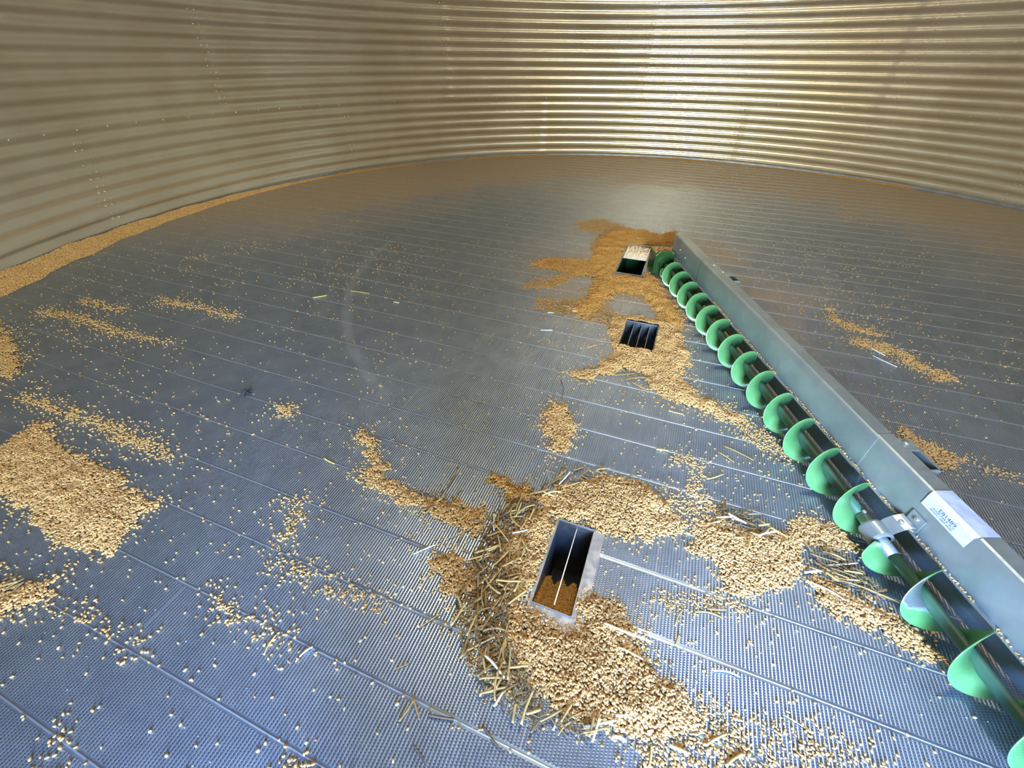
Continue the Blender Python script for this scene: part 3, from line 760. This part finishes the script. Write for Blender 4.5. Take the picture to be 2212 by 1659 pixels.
# heap banked along the foot of the wall on the left, thinning out toward the far side
def wall_heap(a0, a1, wfun, label, m, dens=1.0):
    A = []; zz = []
    V = []; Fs = []; n = int((a1 - a0) / .35) + 1; NW = 7
    for i in range(n + 1):
        a = a0 + (a1 - a0) * i / n; w = wfun(a) * (1 + .10 * math.sin(a * .9) + .05 * math.sin(a * 2.1 + 1)); ar = math.radians(a)
        for j in range(NW + 1):
            r = RAD - .032 - w * j / NW; h = w * .33 * (1 - j / NW) ** 1.1 + .0008
            V.append((CEN[0] + r * math.cos(ar), CEN[1] + r * math.sin(ar), h))
    for i in range(n):
        for j in range(NW): q = i * (NW + 1) + j; Fs += [(q, q + 1, q + NW + 2), (q, q + NW + 2, q + NW + 1)]
    V = np.array(V); Fs = np.array(Fs)[:, ::-1]
    # kernels over its surface
    tri = V[Fs]; ar_ = np.linalg.norm(np.cross(tri[:, 1] - tri[:, 0], tri[:, 2] - tri[:, 0]), axis=1) / 2
    k = int(ar_.sum() * 30000 * dens); pick = rng.choice(len(Fs), k, p=ar_ / ar_.sum()); r1, r2 = rng.uniform(size=k), rng.uniform(size=k)
    f = r1 + r2 > 1; r1[f] = 1 - r1[f]; r2[f] = 1 - r2[f]
    Pt = tri[pick, 0] + r1[:, None] * (tri[pick, 1] - tri[pick, 0]) + r2[:, None] * (tri[pick, 2] - tri[pick, 0])
    o = kernels('grain_heap', Pt[:, :2], np.maximum(Pt[:, 2] - .002, 0), m, tilt=.3, extra=(V, Fs)); tag(o, label, 'grain heap', None, 'stuff')
wall_heap(141, 203, lambda a: .03 + .15 * min(1, max(0, (a - 140) / 40)), 'tan grain heap banked along the foot of the left wall', m_grain)
wall_heap(35, 141, lambda a: .035 + .015 * math.sin(a * .2), 'thin brown grain line along the foot of the far wall', m_graindark, .8)

# grain in the wells and on the sweep
V3 = np.array(SUMP_GRAIN.v); F3 = np.array([(f[0], f[1], f[2]) for f in SUMP_GRAIN.f] + [(f[0], f[2], f[3]) for f in SUMP_GRAIN.f])
o = kernels('grain_in_sump', V3[:, :2], V3[:, 2], m_graindark, tilt=.4, extra=(V3, F3)); tag(o, 'brown grain slumped in the near end of the long narrow sump opening', 'grain', None, 'stuff')
k = 900; s_ = rng.uniform(.72, 4.0, k); s_ = s_[vnoise(np.column_stack([s_, s_ * 0]), .09) > -1.0]; k = len(s_)
L_ = np.array([aug(a, PT - .0065 + rng.normal(0, .002), 0)[:2] for a in s_])
o = kernels('grain_on_ledge', L_, np.full(k, .1312), m_grain, tilt=.2, size=.85); tag(o, 'row of grain resting on the narrow ledge of the auger backshield', 'grain', None, 'stuff')
k = 420; L_ = np.array([aug(rng.uniform(-.10, .03), rng.uniform(.035, .155), 0)[:2] for _ in range(k)])
o = kernels('grain_on_gearbox', L_, np.full(k, .150), m_graindark, tilt=.2); tag(o, 'brown grain lying on top of the green gearbox', 'grain', None, 'stuff')
# grain sprinkled over the cover plate
r = SUMPS['centre']; vm = r[2] + (r[3] - r[2]) * .52; P = []
while len(P) < 170:
    a, c_ = rng.uniform(r[0] + .008, r[1] - .008), rng.uniform(vm + .02, r[3] - .008); f = (c_ - vm) / (r[3] - vm)
    if rng.uniform() < f ** 1.6: P.append(pf3(a, c_, 0)[:2])
o = kernels('grain_on_cover_plate', np.array(P), np.full(len(P), .0012), m_graindark, tilt=.15); tag(o, 'brown grain scattered on the pale cover plate of the centre sump', 'grain', None, 'stuff')

# --- loose kernels all over the floor
def loose_field():
    n = 52000; a = rng.uniform(0, 2 * np.pi, n); r = (RAD - .04) * np.sqrt(rng.uniform(size=n)); P = CEN + np.column_stack([r * np.cos(a), r * np.sin(a)])
    P = P[clear_floor(P, .01)]
    x, y, w = project(np.column_stack([P, np.zeros(len(P))])); ok = (w > .2) & (x > -80) & (x < 2300) & (y > 300) & (y < 1760); P, x, y, w = P[ok], x[ok], y[ok], w[ok]
    vs = (P @ PV - PV0) / PLANK % 1.0; seam = np.exp(-(np.minimum(vs, 1 - vs) * PLANK / .012) ** 2)
    nz = vnoise(P, .22); n2 = vnoise(P + 30, .07)
    den = .10 + .34 * np.clip(nz + .2, 0, 2) * np.clip(n2 + .6, 0, 2) + .55 * seam * np.clip(nz + .5, 0, 2)
    def blob(cx_, cy_, sx_, sy_, k): return k * np.exp(-((x - cx_) / sx_) ** 2 - ((y - cy_) / sy_) ** 2)
    den += blob(850, 580, 130, 60, .35) + blob(700, 760, 60, 90, .22) + blob(1750, 600, 130, 110, .35) + blob(1950, 740, 150, 70, .5) + blob(2000, 900, 130, 70, .35)
    den += blob(1620, 1050, 130, 60, .8) + blob(1350, 880, 110, 30, .7) + blob(1190, 960, 60, 90, .5) + blob(900, 980, 90, 50, .6) + blob(1240, 1020, 130, 30, .3)
    den += blob(1350, 1210, 60, 60, .7) + blob(1600, 1320, 120, 60, .35) + blob(560, 1130, 130, 80, .25) + blob(200, 950, 220, 100, .5) + blob(60, 1160, 100, 60, .5) + blob(120, 720, 160, 60, .6)
    den += blob(1450, 1500, 140, 90, .8) + blob(1650, 1590, 160, 70, .8) + blob(500, 1450, 120, 60, .3) + blob(1270, 760, 130, 70, .6) + blob(1340, 620, 130, 90, .5) + blob(950, 1160, 80, 80, .4)
    # bare blue metal lower left, lower right and the far dark side
    den *= 1 - .75 * np.exp(-((x - 250) / 280) ** 2 - ((y - 1560) / 140) ** 2)
    den *= 1 - .8 * np.exp(-((x - 1850) / 160) ** 2 - ((y - 1480) / 90) ** 2)
    den *= np.where(y < 520, .35, 1.0); den *= np.clip(1.2 - np.abs(x - 1950) / 600, .2, 1) if False else 1
    den *= np.where((x > 2000) & (y < 720), .12, 1)
    keep = rng.uniform(size=len(P)) < np.clip(den, 0, 1); return P[keep], x[keep], y[keep], w[keep]
LP, lx, ly, lw = loose_field()
infr = (lx > 6) & (lx < 2206) & (ly > 300) & (ly < 1652)
near = np.where(infr)[0]; near = near[np.argsort(lw[near])][:290]
rest = np.setdiff1d(np.arange(len(LP)), near)
o = kernels('scattered_grain', LP[rest], np.zeros(len(rest)), m_grain, tilt=.06); tag(o, 'thin sprinkling of single grain kernels over the whole perforated floor', 'grain', None, 'stuff')
Vh, Fh = T_HI
hero = []
for k in range(5):
    V = Vh * KS * np.array([1 + .08 * (k - 2), 1 - .04 * (k - 2), 1]); 
    me = bpy.data.meshes.new('grain_kernel'); me.from_pydata(V.tolist(), [], Fh.tolist()); me.materials.append(m_grain_obj)
    for p_ in me.polygons: p_.use_smooth = True
    hero.append(me)
def kreg(x, y):
    # (label, group) of a loose kernel by what it lies beside
    if x < 300: a = 'in the lower left corner of the floor' if y > 1450 else 'below the two drifts at the left edge'
    elif x < 620: a = 'on blue planks near the bottom edge left of centre' if y > 1520 else 'by the seam clump at the lower left'
    elif x < 860: a = 'left of the leaning straw at the bottom' if y > 1480 else 'below the winding grain trail'
    elif x < 1060: a = 'around the brown straw on the seam at the bottom' if y > 1500 else 'on the planks just left of the straw tangle'
    elif x < 1250: a = 'below the straw tangle at the bottom edge' if y > 1560 else 'at the left rim of the front pile'
    elif x < 1420: a = 'below the thick white straw pieces at the bottom edge' if y > 1600 else 'in front of the long sump opening'
    elif x < 1600: a = 'in the grain scatter at the bottom right of centre' if y > 1540 else 'just right of the front pile'
    elif x < 1800: a = 'in the open scatter nearest the bottom edge' if y > 1560 else 'along the second plank seam right of the front pile'
    else: a = 'between the open scatter and the near end of the auger'
    return 'loose golden grain kernel ' + a, 'loose kernels ' + a
for i in near:
    o = bpy.data.objects.new('grain_kernel', hero[i % 5]); COL.objects.link(o)
    o.location = (LP[i, 0], LP[i, 1], .0027); o.rotation_euler = (rng.uniform(0, 6.28) if False else rng.choice([0, math.pi]) + rng.normal(0, .3), rng.normal(0, .05), rng.uniform(0, 6.28)); s = float(np.clip(rng.normal(1.0, .14), .6, 1.3)); o.scale = (s, s, s)
    lab_, grp = kreg(lx[i], ly[i]); tag(o, lab_, 'grain kernel', grp)

# pale chaff flecks
n = 5200; a = rng.uniform(0, 2 * np.pi, n); r = (RAD - .1) * np.sqrt(rng.uniform(size=n)); P = CEN + np.column_stack([r * np.cos(a), r * np.sin(a)]); P = P[clear_floor(P, .01)]
o = kernels('chaff_fleck', P, np.zeros(len(P)), m_speck, tilt=.05, size=.36); tag(o, 'fine pale chaff flecks dusted over the perforated floor', 'chaff', None, 'stuff')

# --- straw
def straw_mesh(kind, seed, m):
    r_ = random.Random(seed); n = 7; segs = 8; V = []; Fs = []
    bend = r_.uniform(-.022, .022) if seed % 6 else .07; kink = r_.uniform(-.012, .012); kp = r_.uniform(.3, .7)
    flat = {'stem': 1.0, 'leaf': .22, 'split': .55}[kind]
    for i in range(segs + 1):
        f = i / segs; x = f - .5; y = bend * (4 * f * (1 - f)) + kink * max(0, 1 - abs(f - kp) / .3); z = 0
        w = 1.0 if kind != 'leaf' else (.35 + .65 * math.sin(math.pi * min(1, f * .9 + .1)))
        if kind == 'stem' and abs(f - kp) < .07: w = 1.22
        for j in range(n):
            a = 2 * math.pi * j / n
            V.append((x + (.02 * math.cos(a) if i in (0, segs) else 0), y * 1.0 + 0, 0)) if False else V.append((x + (r_.uniform(-.012, .012) if i in (0, segs) else 0), (y, .5 * w * math.cos(a)), .5 * w * flat * math.sin(a)))
    return V, segs, n
def straw_verts(kind, seed, L, Wd):
    V, segs, n = straw_mesh(kind, seed, None); out = []
    for x, (y, yy), z in V: out.append((x * L, y * L + yy * Wd, z * Wd))
    Fs = []
    for i in range(segs):
        for j in range(n): k = (j + 1) % n; Fs.append((i * n + j, i * n + k, (i + 1) * n + k, (i + 1) * n + j))
    # recessed ends so the stems read as hollow
    for e_, sgn in ((0, 1), (segs, -1)):
        c = np.mean([out[e_ * n + j] for j in range(n)], 0); o = len(out)
        for j in range(n): p_ = np.array(out[e_ * n + j]); q = c + (p_ - c) * .62; out.append(tuple(q))
        for j in range(n): p_ = np.array(out[e_ * n + j]); q = c + (p_ - c) * .6; q[0] += sgn * L * .04; out.append(tuple(q))
        for j in range(n):
            k = (j + 1) % n
            a, b_, c1, d1 = e_ * n + j, e_ * n + k, o + k, o + j; Fs.append((a, d1, c1, b_) if sgn > 0 else (a, b_, c1, d1))
            a, b_, c1, d1 = o + j, o + k, o + n + k, o + n + j; Fs.append((a, d1, c1, b_) if sgn > 0 else (a, b_, c1, d1))
        Fs.append(tuple(o + n + j for j in range(n)) if sgn < 0 else tuple(o + n + j for j in range(n - 1, -1, -1)))
    return out, Fs
STRAW_M = {}
def straw(p0, p1, z0, z1, wd, label, group=None, m=None, kind='stem', name='straw_stem', seed=0):
    p0, p1 = np.array([*p0, z0]), np.array([*p1, z1]); L = float(np.linalg.norm(p1 - p0))
    key = (kind, seed % 6, round(L, 2), (m or m_straw).name)
    if key not in STRAW_M:
        V, Fs = straw_verts(kind, seed % 6, L, .0044); me = bpy.data.meshes.new(name); me.from_pydata(V, [], Fs); me.materials.append(m or m_straw)
        for q in me.polygons: q.use_smooth = len(q.vertices) == 4
        STRAW_M[key] = me
    o = bpy.data.objects.new(name, STRAW_M[key]); COL.objects.link(o)
    d = p1 - p0; o.location = (p0 + p1) / 2; k = wd / .0044
    o.rotation_euler = (0, -math.asin(d[2] / L), math.atan2(d[1], d[0])); o.scale = (1, k, k)
    tag(o, label, 'straw', group); return o
def straw_px(a, b_, wd, label, m=None, kind='stem', z=.004, z2=None, group=None, seed=None):
    return straw(at(*a, z), at(*b_, z2 if z2 is not None else z), z, z2 if z2 is not None else z, wd, label, group, m, kind, seed=seed if seed is not None else int(a[0]))
# stems that can be told apart
straw_px((1305,1345),(1409,1386), .0062, 'white straw stem lying on the front grain pile right of the long sump opening', m_strawpale, z=.022)
straw_px((1334,1397),(1389,1424), .0055, 'tan straw stem with dark shadow below the white one on the front pile', z=.020)
straw_px((1330,1545),(1384,1543), .0058, 'pale flat straw stem crossing the lower edge of the front pile', m_strawpale, z=.014)
straw_px((1316,1563),(1348,1577), .0062, 'short white straw stem at the lower left rim of the front pile', m_strawpale)
straw_px((1320,1594),(1353,1601), .0078, 'short thick white straw piece below the front pile', m_strawpale)
straw_px((1445,1610),(1485,1627), .0066, 'pale straw stem on the grain spread by the bottom edge', m_strawpale, z=.010)
straw_px((1526,1610),(1572,1584), .0060, 'greenish tan straw stem right of the front pile near the bottom', z=.010)
straw_px((1568,1655),(1606,1626), .0070, 'golden straw stem cut close to the bottom edge in the grain scatter', z=.008)
straw_px((1402,1658),(1408,1608), .0060, 'upright looking straw stem at the bottom edge below the front pile', z=.006)
straw_px((1694,1545),(1736,1570), .0026, 'thin pale straw lying alone between two plank seams at lower right')
straw_px((1542,1449),(1598,1462), .0052, 'split pale straw caught on the plank seam right of the front pile', m_strawpale, 'split', z=.006)
straw_px((1460,1395),(1468,1370), .0060, 'short olive straw scrap standing against a plank seam', z=.006)
straw_px((1500,1322),(1556,1332), .0052, 'tan straw stem on the lower side of the grain strip right of the long opening')
straw_px((1528,1315),(1570,1317), .0044, 'straight tan straw stem above its neighbour on the grain strip', z=.008)
straw_px((1458,1353),(1476,1316), .0034, 'thin straw leaning across the left part of the grain strip', z=.005)
straw_px((1562,963),(1628,994), .0052, 'long straight straw stem on the bare planks left of the auger')
straw_px((1550,975),(1588,1000), .0042, 'shorter straw stem parallel to the long one left of the auger')
straw_px((1418,971),(1444,974), .0058, 'bright yellow straw piece on a plank seam', m_strawyellow, z=.006)
straw_px((1528,1035),(1563,1024), .0058, 'lone tan straw stem casting a dark shadow behind the straw tangle near the auger', z=.007)
straw_px((1502,1086),(1535,1082), .0070, 'yellowish boat-shaped husk on the grain by the auger straw', m_strawpale, 'leaf', z=.006)
straw_px((1480,1065),(1508,1076), .0060, 'curled pale husk beside the yellowish one', m_strawpale, 'leaf', z=.005)
straw_px((1570,1115),(1632,1134), .0056, 'long golden straw stem reaching right from the tangle near the auger', z=.010)
straw_px((1636,1120),(1702,1160), .0050, 'long thin straw pointing down toward the wide drift', z=.012)
straw_px((1735,1165),(1780,1220), .0070, 'tapered olive straw leaf lying between the drift and the auger', None, 'leaf', z=.012)
straw_px((1785,1221),(1852,1216), .0044, 'pale straw stem pointing at the auger flights', m_strawpale, z=.010)
straw_px((1740,1255),(1830,1300), .0048, 'long pale straw stem on the grain along the auger', m_strawpale, z=.014)
straw_px((1826,1256),(1944,1302), .0050, 'long straw stem reaching under the auger flighting', z=.010)
straw_px((1882,752),(1912,768), .0052, 'white V of straw beyond the backshield, short arm', m_strawpale)
straw_px((1885,768),(1938,793), .0046, 'white straw stem on the planks beyond the backshield', m_strawpale)
straw_px((2165,640),(2185,643), .0050, 'faint straw stem on the dim planks at the far right') if False else None
straw_px((990,1005),(955,1063), .0042, 'thin straw standing out above the grain trail left of the tangle', z=.006)
straw_px((1018,1112),(980,1200), .0046, 'long bent straw crossing bare planks left of the tangle', z=.005)
straw_px((893,1197),(940,1177), .0046, 'pale straw stem lying apart at the left of the small drift', m_strawpale)
straw_px((918,1062),(955,1066), .0050, 'yellow straw stem across the end of the left grain trail', z=.010)
straw_px((920,1108),(965,1068), .0060, 'golden straw stem slanting over the left grain trail', z=.014)
straw_px((910,1060),(925,1092), .0056, 'olive straw stem on the left end of the straw trail', z=.009)
straw_px((862,1558),(896,1508), .0058, 'long straw leaning over a plank seam at the bottom left of the tangle', z=.008)
straw_px((893,1510),(906,1556), .0060, 'flat olive straw leaf beside the leaning straw', None, 'leaf', z=.006)
straw_px((905,1356),(952,1325), .0036, 'thin tan straw lying across a plank seam left of the tangle', z=.006)
straw_px((570,1415),(598,1370), .0046, 'thin straw stem by the seam at the lower left', z=.006)
straw_px((648,1418),(674,1398), .0044, 'short pale straw beside a plank seam lower left', m_strawpale, z=.006)
straw_px((855,1445),(884,1432), .0036, 'small curved straw on the bare planks left of the tangle')
straw_px((1042,1565),(1088,1628), .0048, 'dark brown straw stem at the bottom centre', m_strawbrown, 'leaf')
straw_px((893,1608),(920,1650), .0040, 'dark thin straw blade at the bottom left of centre', m_strawbrown, 'leaf')
straw_px((925,1543),(980,1553), .0056, 'reddish brown straw stem on the seam below the tangle', m_strawbrown, z=.008)
straw_px((700,990),(722,1002), .0046, 'small yellow straw piece on a plank seam at left', m_strawyellow, z=.006)
straw_px((1236,672),(1275,678), .0058, 'pale straw stem left of the square sump with divider bars', m_strawpale)
straw_px((1168,713),(1194,713), .0050, 'short pale straw on the planks far left of the square sump', m_strawpale)
straw_px((1268,751),(1288,746), .0040, 'short tan straw just left of the square sump')
straw_px((1202,806),(1232,800), .0044, 'tan straw at the tip of the middle sump drift')
straw_px((1212,820),(1214,860), .0036, 'dark thin straw above the small grain island', m_strawbrown)
straw_px((1330,810),(1372,806), .0058, 'golden straw stem on the rim of the middle sump drift', z=.006)
straw_px((1352,820),(1398,814), .0050, 'bent golden straw below the first on the middle drift', z=.007)
straw_px((1366,826),(1398,842), .0042, 'olive straw in the fork below the middle sump drift', z=.005)
straw_px((1432,852),(1464,857), .0052, 'tan straw stem lying on the tail of the middle drift', z=.008)
straw_px((1444,887),(1476,895), .0056, 'golden straw stem on the planks below the tail of the middle drift')
straw_px((1375,514),(1400,517), .0080, 'bright white sliver on the brown grain behind the centre sump', m_strawpale, 'leaf', z=.018)
straw_px((232,428+35),(262,428+38), .0062, 'pale straw scrap on the wall heap at left', m_strawpale) if False else None
straw_px((598,655),(668,648), .0048, 'thin yellow straw among specks in the left middle distance', m_strawyellow) if False else None
straw_px((676,643),(706,638), .0050, 'yellow straw stem among the specks in the left middle distance', m_strawyellow)
straw_px((755,628),(798,634), .0052, 'tan straw bit right of the yellow stem in the left middle distance')
straw_px((850,652),(862,654), .0050, 'tiny pale straw right of the worn floor arc', m_strawpale)

# tangles: many stems that cannot be told apart, grouped by the drift they lie in
def tangle(pts, w, n, label, group, ang, spread, Lr=(.028, .078), zmax=.024, wr=(.0036, .0068)):
    poly = px_poly_world(stroke_poly(pts, w)); lo, hi = poly.min(0), poly.max(0); k = 0; t_ = 0
    while k < n and t_ < 40000:
        t_ += 1; p = rng.uniform(lo, hi)
        if not inpoly(np.array([p[0]]), np.array([p[1]]), poly)[0]: continue
        L = rng.uniform(*Lr); a = math.radians(ang + rng.normal(0, spread)); d = np.array([math.cos(a), math.sin(a)]) * L / 2
        q = np.array([p - d, p + d, p]) 
        if not clear_floor(q, .008).all(): continue
        s_ = (q - CEN) @ AX; tt = (q - CEN) @ AN + .1337
        if ((s_ > 0) & (tt > .02)).any(): continue
        z = rng.uniform(.003, zmax); z1 = max(.003, z + rng.normal(0, .005)); mm = m_straw; kd = 'stem'; u_ = rng.uniform()
        if u_ < .12: mm = m_strawbrown; kd = 'leaf'
        elif u_ < .20: mm = m_strawpale
        elif u_ < .45: kd = 'split'
        look = 'dark brown' if mm is m_strawbrown else 'bleached pale' if mm is m_strawpale else 'split' if kd == 'split' else 'round'
        lb, gp = label, group
        if 'dense tangle' in label:
            yy = project(np.array([[p[0], p[1], 0.0]]))[1][0]; part = 'far' if yy < 1185 else 'middle' if yy < 1305 else 'near'
            lb = {'far': 'straw stem in the tangle left of the far end of the long sump', 'middle': 'straw stem in the tangle beside the middle of the long sump', 'near': 'straw stem in the tangle left of the front grain pile'}[part]; gp = part + ' ' + group
        straw(p - d, p + d, z, z1, rng.uniform(*wr), look + ' ' + lb, look + ' ' + gp, mm, kd, seed=int(rng.integers(0, 6))); k += 1
tangle([(1140,1085),(1095,1140),(1090,1200),(1080,1260),(1040,1320),(1050,1400),(1090,1480)], [50,80,110,120,110,100,60], 128, 'straw stem in the dense tangle along the left side of the long sump opening', 'straw left of the long sump opening', 62, 32)
tangle([(1060,1450),(1110,1520),(1180,1565),(1240,1560),(1300,1585)], [50,56,44,40,30], 30, 'straw stem at the lower rim of the front grain pile', 'straw under the front pile', 40, 35)
tangle([(1160,1080),(1210,1045),(1270,1025),(1330,1030)], [30,40,36,18], 22, 'straw stem along the back rim of the golden drift behind the long sump', 'straw behind the golden drift', 15, 30)
tangle([(930,1080),(990,1090),(1040,1120)], [40,50,50], 14, 'straw stem in the grain trail left of the tangle', 'straw on the left grain trail', 40, 45)
tangle([(1555,1110),(1610,1150),(1640,1185)], [60,80,60], 20, 'straw stem in the heap between the golden drift and the auger', 'straw near the middle of the auger', 10, 50)
tangle([(1770,1220),(1830,1250),(1880,1280)], [50,46,30], 18, 'straw stem lying by the grain at the near end of the auger', 'straw beside the near end of the auger', -25, 22)
tangle([(1370,815),(1420,830)], [26,22], 8, 'fine straw stem below the square sump with divider bars', 'straw below the square sump', -10, 50, (.02, .05), .010)
tangle([(1190,575),(1240,580)], [16,18], 12, 'straw scrap on the brown grain trail left of the centre sump', 'straw left of the centre sump', 10, 60, (.02, .05), .010)
tangle([(1180,670),(1260,668),(1310,690)], [20,30,20], 14, 'fine straw stem in the thin patch left of the square sump', 'straw in the thin patch', 10, 50, (.02, .06), .008)
tangle([(1985,780),(2050,812)], [18,18], 8, 'fine straw stem in the grain band beyond the backshield', 'straw beyond the backshield', -20, 35, (.02, .06), .008)
tangle([(10,1262),(60,1275)], [20,18], 5, 'straw lying on the nearest left edge drift', 'straw on the left edge drift', 60, 35)
tangle([(120,1090),(190,1130)], [50,50], 5, 'straw half buried in the broad left drift', 'straw on the broad left drift', 55, 20, (.03, .06), .016)

# matted short bits and broken chaff beneath the stems, too many to tell apart
def mat_of_straw(pts, w, n, label):
    poly = px_poly_world(stroke_poly(pts, w)); lo, hi = poly.min(0), poly.max(0)
    P = rng.uniform(lo, hi, (n * 6, 2)); P = P[inpoly(P[:, 0], P[:, 1], poly) & clear_floor(P, .03)][:n]; VV, FF = [], []; base = 0
    for p in P:
        V_, F_ = straw_verts('split', int(rng.integers(1, 6)), float(rng.uniform(.010, .040)), float(rng.uniform(.0018, .0042)))
        a = rng.uniform(0, 2 * np.pi); ti = rng.normal(0, .12); V_ = np.array(V_); z = rng.uniform(.002, .014)
        x1 = V_[:, 0] * np.cos(ti); z1 = V_[:, 2] + V_[:, 0] * np.sin(ti)
        VV.append(np.column_stack([p[0] + x1 * np.cos(a) - V_[:, 1] * np.sin(a), p[1] + x1 * np.sin(a) + V_[:, 1] * np.cos(a), np.maximum(z1 + z, .0008)]))
        for f in F_:
            for q in range(1, len(f) - 1): FF.append((f[0] + base, f[q] + base, f[q + 1] + base))
        base += len(V_)
    o = mesh_np('broken_straw', np.concatenate(VV), FF, m_strawlitter, smooth=True); tag(o, label, 'straw litter', None, 'stuff')
m_strawlitter, _, _ = mat('straw_litter_skin', (.26, .165, .065), 0, .7)
mat_of_straw([(1150,1075),(1095,1140),(1090,1200),(1070,1260),(1040,1320),(1050,1400),(1090,1480),(1160,1550),(1290,1580)], [40,80,110,120,115,100,80,50,30], 620, 'matted broken straw bits beneath the stems left of the long sump opening')
mat_of_straw([(1545,1105),(1610,1150),(1650,1200)], [50,70,60], 110, 'broken straw bits in the loose heap between the golden drift and the auger')
mat_of_straw([(1770,1215),(1830,1245),(1900,1290)], [50,50,30], 110, 'broken straw bits beside the near end of the auger')
mat_of_straw([(1185,572),(1245,582)], [20,22], 80, 'broken straw bits on the brown grain trail left of the centre sump')
mat_of_straw([(1180,668),(1260,668),(1320,695)], [24,34,24], 110, 'broken straw bits in the thin patch left of the square sump')

# dark crumpled leaf on the planks at left
c = at(533, 850); V = [(c[0], c[1], .018)]; Fs = []; r_ = random.Random(4)
for k in range(14):
    a = 2 * math.pi * k / 14; r = (.040 if k % 2 else .014) * r_.uniform(.6, 1.1); V.append((c[0] + r * math.cos(a), c[1] + r * math.sin(a), .001 + r_.uniform(0, .012)))
for k in range(14): Fs.append((0, 1 + k, 1 + (k + 1) % 14))
me = bpy.data.meshes.new('dry_leaf'); me.from_pydata(V, [], Fs); me.materials.append(m_debris)
o = bpy.data.objects.new('dry_leaf', me); COL.objects.link(o); sd = o.modifiers.new('thickness', 'SOLIDIFY'); sd.thickness = .0012
tag(o, 'small dark crumpled dead leaf lying on a plank seam at the left', 'leaf')

# --- the person taking the photograph, standing just behind the camera
def skin_chain(name, verts, edges, radii, m, parent=None, root=0, sub=2):
    me = bpy.data.meshes.new(name); me.from_pydata(verts, edges, []); o = bpy.data.objects.new(name, me); COL.objects.link(o); o.parent = parent
    me.materials.append(m)
    sk = o.modifiers.new('skin', 'SKIN'); sk.use_smooth_shade = True
    for i, r in enumerate(radii): me.skin_vertices[0].data[i].radius = r if isinstance(r, tuple) else (r, r)
    me.skin_vertices[0].data[root].use_root = True
    ss = o.modifiers.new('sub', 'SUBSURF'); ss.levels = sub; ss.render_levels = sub; return o
px_, py_ = -.06, -.42
m_cloth, _, _ = mat('navy_work_cloth', (.05, .06, .09), 0, .9); m_skin, _, _ = mat('skin', (.55, .34, .24), 0, .55); m_boot, _, _ = mat('boot_leather', (.08, .05, .03), 0, .7)
m_hair, _, _ = mat('brown_hair', (.06, .04, .025), 0, .8)
def q3(x, y, z): return (px_ + x, py_ + y, z)
V = [q3(0, 0, .95), q3(0, .01, 1.12), q3(0, .03, 1.30), q3(0, .04, 1.46), q3(0, .06, 1.53), q3(0, .08, 1.60), q3(0, .09, 1.69), q3(0, .085, 1.76),
     q3(-.10, 0, .90), q3(-.11, .03, .50), q3(-.12, 0, .10), q3(-.12, .12, .04), q3(.10, 0, .90), q3(.11, .03, .50), q3(.12, 0, .10), q3(.12, .12, .04),
     q3(-.20, .02, 1.42), q3(-.27, .00, 1.14), q3(-.07, .22, 1.155), q3(.20, .02, 1.42), q3(.27, .00, 1.14), q3(.12, .23, 1.165)]
E_ = [(0, 1), (1, 2), (2, 3), (3, 4), (4, 5), (5, 6), (6, 7), (0, 8), (8, 9), (9, 10), (10, 11), (0, 12), (12, 13), (13, 14), (14, 15), (3, 16), (16, 17), (17, 18), (3, 19), (19, 20), (20, 21)]
Rr = [(.18, .12), (.17, .12), (.20, .13), (.16, .10), .055, .06, .098, .07, .105, .080, .062, .045, .105, .080, .062, .045, .062, .045, .028, .062, .045, .028]
body = skin_chain('person', V, E_, Rr, m_cloth)
tag(body, 'person in dark work clothes standing just behind the camera holding it out at chest height', 'person')
Vh = [q3(0, .085, 1.585), q3(0, .098, 1.66), q3(0, .095, 1.73), q3(0, .16, 1.665), q3(0, .196, 1.655)]
skin_chain('head', Vh, [(0, 1), (1, 2), (1, 3), (3, 4)], [.058, .088, .078, .05, .012], m_skin, body, 0)
Vh = [q3(0, .06, 1.70), q3(0, .06, 1.755), q3(0, .02, 1.70)]
skin_chain('hair', Vh, [(0, 1), (0, 2)], [.092, .085, .06], m_hair, body, 0)
for sx_, wr_ in ((-1, V[18]), (1, V[21])):
    w = np.array(wr_); pal = w + np.array([sx_ * .005, .055, .012]); vv = [tuple(w), tuple(pal)]; ee = [(0, 1)]; rr2 = [(.020, .026), (.016, .036)]
    for f in range(4):
        b0 = pal + np.array([-sx_ * .004, .022, .030 - f * .019]); L1 = (.036, .040, .037, .029)[f]
        b1 = b0 + np.array([-sx_ * .006, L1 * .9, 0]); b2 = b1 + np.array([-sx_ * .022, L1 * .35, 0]); b3 = b2 + np.array([-sx_ * .018, -.004, 0])
        n0 = len(vv); vv += [tuple(b0), tuple(b1), tuple(b2), tuple(b3)]; ee += [(1, n0), (n0, n0 + 1), (n0 + 1, n0 + 2), (n0 + 2, n0 + 3)]; rr2 += [.009, .0085, .008, .0065]
    n0 = len(vv); t0 = w + np.array([-sx_ * .012, .03, .030]); t1 = t0 + np.array([-sx_ * .016, .028, .018]); t2 = t1 + np.array([-sx_ * .012, .024, .004])
    vv += [tuple(t0), tuple(t1), tuple(t2)]; ee += [(0, n0), (n0, n0 + 1), (n0 + 1, n0 + 2)]; rr2 += [.012, .0105, .008]
    skin_chain('hand', vv, ee, rr2, m_skin, body, 0, 1)
for sx_ in (-1, 1):
    skin_chain('boot', [q3(sx_ * .12, -.03, .055), q3(sx_ * .12, .07, .05), q3(sx_ * .125, .19, .042), q3(sx_ * .12, -.01, .16)], [(0, 1), (1, 2), (0, 3)], [(.055, .052), (.052, .048), (.045, .038), .056], m_boot, body, 0)
